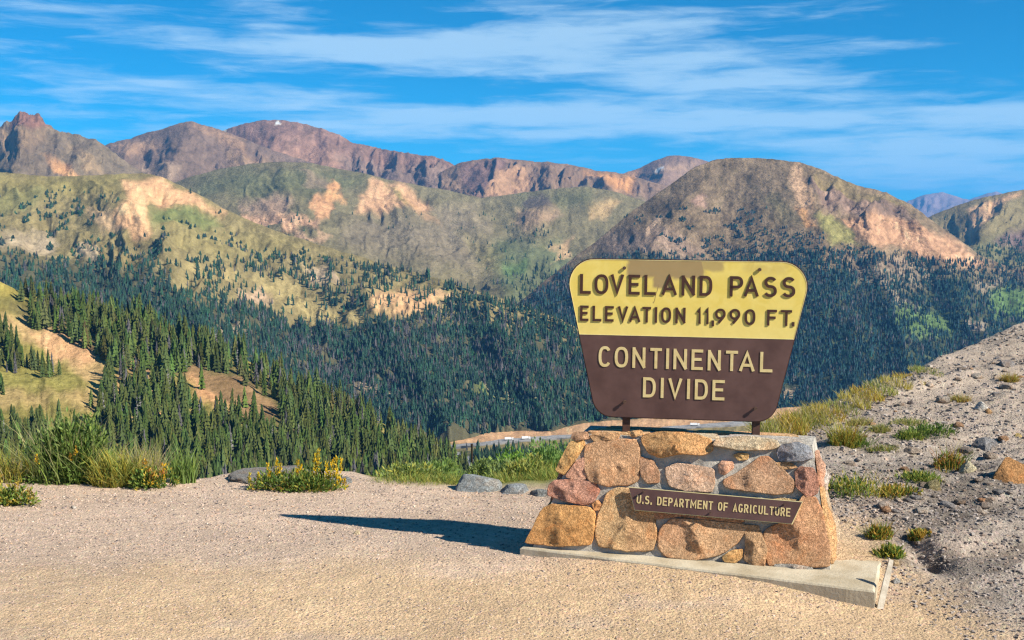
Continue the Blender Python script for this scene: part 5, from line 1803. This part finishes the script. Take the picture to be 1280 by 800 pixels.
plant('grass_tuft', 'bright yellow green grass tuft beside the tall shrub', 'grass', 148, 607,
      lambda k: [('blades', blades(700, 36 * k, 18 * k, 44 * k, .40, .34, .011, [(.28,.34,.08), YG, YEL, (.36, .38, .11)], 11)), ('low_blades', blades(400, 40 * k, 18 * k, 24 * k, .3, .6, .008, [YEL, YG, DRY], 12)), ('leaves', leaves(900, 38 * k, 18 * k, 34 * k, .06, .26, [LIM, YG, GRN], 19, 1, .9, 9))])
plant('grass_tuft', 'pale straw grass standing behind the orange leaved plant', 'grass', 184, 603,
      lambda k: [('blades', blades(380, 26 * k, 14 * k, 52 * k, .2, .35, .008, [DRY, (.50, .42, .26), YG], 13))])
plant('leafy_plant', 'low green plant with orange and yellow leaves at the gravel edge', 'plant', 190, 610,
      lambda k: [('leaves', leaves(1100, 36 * k, 16 * k, 30 * k, .05, .42, [GRN, LIM, GRN, DGN, YEL], 14, 1, .6, 6)), ('flower_spike', spikes([(-6 * k, -.05, 14 * k, 36 * k, .06), (16 * k, -.05, 10 * k, 30 * k, .07), (4 * k, -.08, 6 * k, 24 * k, .05)], [OCH, FLW, RST], 15, .04, 50))])
plant('grass_tuft', 'slim green grass tuft at the right end of the tall vegetation', 'grass', 229, 603,
      lambda k: [('blades', blades(220, 17 * k, 12 * k, 48 * k, .25, .22, .011, [LIM, GRN, (.22, .30, .09)], 16))])
plant('leafy_plant', 'low green and yellow plant cut by the left edge of the photo', 'plant', 6, 632,
      lambda k: [('leaves', leaves(1300, 44 * k, 20 * k, 34 * k, .05, .42, [GRN, LIM, YEL, GRN, YG], 17, 1, .5, 7)), ('flower_spike', spikes([(18 * k, 0, 14 * k, 30 * k, .05), (-6 * k, 0, 18 * k, 36 * k, .05), (32 * k, 0, 6 * k, 20 * k, .05)], [OCH, YEL], 18, .035, 40))])
plant('flowering_plant', 'green plant with bright yellow flower spikes at the gravel edge', 'plant', 370, 613,
      lambda k: [('leaves', leaves(2300, 66 * k, 22 * k, 30 * k, .052, .36, [GRN, DGN, LIM, GRN, YG], 21, 1, .5, 11)),
                 ('flower_spike', spikes([(x * k, dy, (z0 - 4) * k, (z1 - 3) * k, .032) for x, dy, z0, z1 in ((-58, -.03, 6, 24), (-47, 0, 8, 26), (-35, .02, 18, 36), (-24, .02, 22, 41), (-20, .02, 18, 38), (2, .02, 22, 42), (7, .02, 18, 35), (24, .03, 22, 48), (28, .03, 26, 53), (39, .02, 14, 38),
                                          (46, .02, 18, 42), (51, .02, 16, 45), (57, .02, 12, 43), (53, -.04, 8, 30), (62, 0, 4, 16))], [FLW, (.74, .50, .02), (.66, .50, .04), YG], 22, .036, 60)),
                 ('ground_leaves', leaves(300, 72 * k, 24 * k, 12 * k, .04, .4, [OCH, YG, RST, GRN], 23))])
# the green patch beyond the gravel edge
for (nm, lab, cat, px, dist, rx, ry, h, n, cols, sd2, sz) in [
    ('low_shrub', 'low pale green shrub at the left end of the green patch', 'shrub', 505, 13.2, 42, .5, 19, 1800, [(.26,.31,.09), (.22, .28, .10), LIM, YG], 31, .055),
    ('low_shrub', 'rounded mid green shrub left of the pointed boulder', 'shrub', 545, 13.8, 36, .5, 18, 1800, [(.22,.30,.09), LIM, (.16, .25, .08), GRN], 32, .055),
    ('low_shrub', 'pale green willow shrub behind the pointed boulder', 'shrub', 618, 14.0, 40, .5, 21, 2600, [(.25,.30,.10), (.22, .30, .11), LIM, (.18, .25, .10)], 33, .055),
    ('willow_bush', 'bright green bush with dark hollows behind the marker pole', 'shrub', 642, 18.5, 32, .9, 46, 3400, [(.20, .36, .05), (.14,.25,.04), (.24, .40, .06), GRN], 34, .075),
    ('willow_bush', 'taller green willow bush against the pedestal\'s left side', 'shrub', 690, 17.5, 36, .9, 58, 4200, [(.18, .30, .08), (.14,.24,.06), (.22, .33, .10), GRN], 35, .075),
    ('low_shrub', 'yellow green low shrub beside the pedestal behind the flat rocks', 'shrub', 672, 13.6, 46, .5, 25, 2200, [(.26,.29,.08), YG, (.28, .29, .08), LIM], 36, .055)]:
    plant(nm, lab, cat, px, 0, lambda k: [('leaves', leaves(n, rx * k, ry, h * k, sz, .42, cols, sd2, 1.0, .5, 9)), ('shoots', blades(160, rx * k, ry, h * 1.02 * k, .2, .25, .010, cols, sd2 + 60))], None, dist)
for (lab, px, dist, rx, h, sd2) in [('short yellow green grass at the gravel edge below the pale shrub', 520, 12.5, 60, 12, 41), ('short yellow grass between the boulders and the willow shrub', 640, 13.0, 42, 13, 42),
                                    ('short golden grass beside the pedestal\'s left foot', 690, 13.0, 30, 14, 43), ('short pale grass left of the pointed boulder', 562, 12.6, 34, 11, 44)]:
    plant('grass_tuft', lab, 'grass', px, 0, lambda k: [('blades', blades(900, rx * k, .30, h * k, .3, .6, .008, [YG, LIM, GRN, (.36, .33, .09)], sd2, 2, .35, 1.0))], None, dist)
# the scree bank
for (nm, lab, px, py, r_, h, cols, sd2, kind) in [
    ('grass_tuft', 'golden green grass tuft on the bank behind the pedestal', 1056, 556, 22, 34, [YEL, YG, LIM, OCH], 51, 'g'),
    ('leafy_plant', 'low green plant at the foot of the golden tuft', 1070, 556, 18, 14, [GRN, LIM], 52, 'l'),
    ('leafy_plant', 'wide yellow green plant on the bank beside the pedestal', 1066, 616, 36, 26, [YG, LIM, GRN, YEL], 53, 'l'),
    ('leafy_plant', 'dark green mat of plants in the middle of the bank', 1165, 542, 24, 16, [GRN, DGN, LIM], 54, 'l'),
    ('leafy_plant', 'small green plant left of the dark green mat', 1136, 549, 14, 13, [GRN, LIM, YG], 55, 'l'),
    ('leafy_plant', 'red and orange leaved plant beside the pale rock', 1188, 586, 18, 25, [RST, OCH, YG, GRN], 56, 'l'),
    ('leafy_plant', 'low yellow green plants above the olive brown block', 1150, 601, 26, 14, [YG, GRN, LIM], 57, 'l'),
    ('leafy_plant', 'straggling orange yellow plants below the middle of the bank', 1122, 620, 26, 15, [YEL, OCH, YG, GRN], 58, 'l'),
    ('grass_tuft', 'pale grass strip running across the bank right of the golden tuft', 1135, 529, 26, 10, [YG, LIM, DRY], 59, 'g'),
    ('grass_tuft', 'small pale tuft right of the golden tuft', 1100, 538, 14, 12, [YG, LIM, DRY], 60, 'g'),
    ('leafy_plant', 'small green plant in the hollow behind the slab corner', 1112, 696, 15, 16, [GRN, LIM, YEL], 61, 'l'),
    ('leafy_plant', 'thin green sprig at the back corner of the slab', 1098, 673, 13, 21, [GRN, YG, OCH], 62, 'l'),
    ('grass_tuft', 'dry ochre tuft high on the bank near the white rock', 1200, 503, 13, 13, [OCH, DRY, YG], 63, 'g'),
    ('grass_tuft', 'dry ochre tuft near the right edge of the bank', 1262, 476, 13, 12, [OCH, DRY, YG], 64, 'g'),
    ('grass_tuft', 'low dry grass on the bank left of the dark rock', 1075, 530, 18, 12, [DRY, YG], 65, 'g'),
    ('grass_tuft', 'flat green and straw grass streak on the bank below the golden tuft', 1105, 562, 24, 10, [GRN, DRY, YG], 66, 'g'),
    ('leafy_plant', 'small ochre plant right of the hollow', 1150, 671, 12, 8, [OCH, YEL, GRN], 67, 'l')]:
    if kind == 'g':
        f_ = lambda k: [('blades', blades(420, r_ * k, r_ * .5 * k, h * k, .25, .5, .008, cols, sd2, 3, .35, .9))]
    else:
        f_ = lambda k: [('leaves', leaves(380, r_ * 1.35 * k, r_ * .8 * k, h * .8 * k, .045, .36, cols, sd2, 1, 1.1, 9)), ('stalks', blades(130, r_ * 1.4 * k, r_ * .8 * k, h * 1.15 * k, .4, .45, .008, cols, sd2 + 100, 3, .35, .9))]
    plant(nm, lab, nm.split('_')[0] if kind == 'g' else 'plant', px, py, f_)
# grass fringe along the crest of the bank
gk = np.random.default_rng(88)
for q, px in enumerate((962, 978, 994, 1010, 1026, 1040, 1056, 1072, 1088, 1104, 1122, 1140, 1160)):
    De_, Ze_ = float(np.interp(px, EX, ED)), 0
    cols = [[DRY, YG, LIM], [YEL, YG, DRY], [OCH, YEL, YG]][q % 3]
    hh_ = (26, 22, 20, 16, 17, 13, 12, 13, 11, 10, 10, 8, 7)[q]
    plant('grass_tuft', 'dry grass tuft in the fringe along the crest of the bank', 'grass', px, 0,
          lambda k: [('blades', blades(380, 15 * k, .5, hh_ * k, .3, .45, .009, cols, 700 + q, 3, .35, 1.0))], 'grass fringe on the bank crest', De_ - .25)

hzo = link('haze', mesh_np('haze', hz, hf), mh, None, kind='stuff', label='thin blue mountain air')
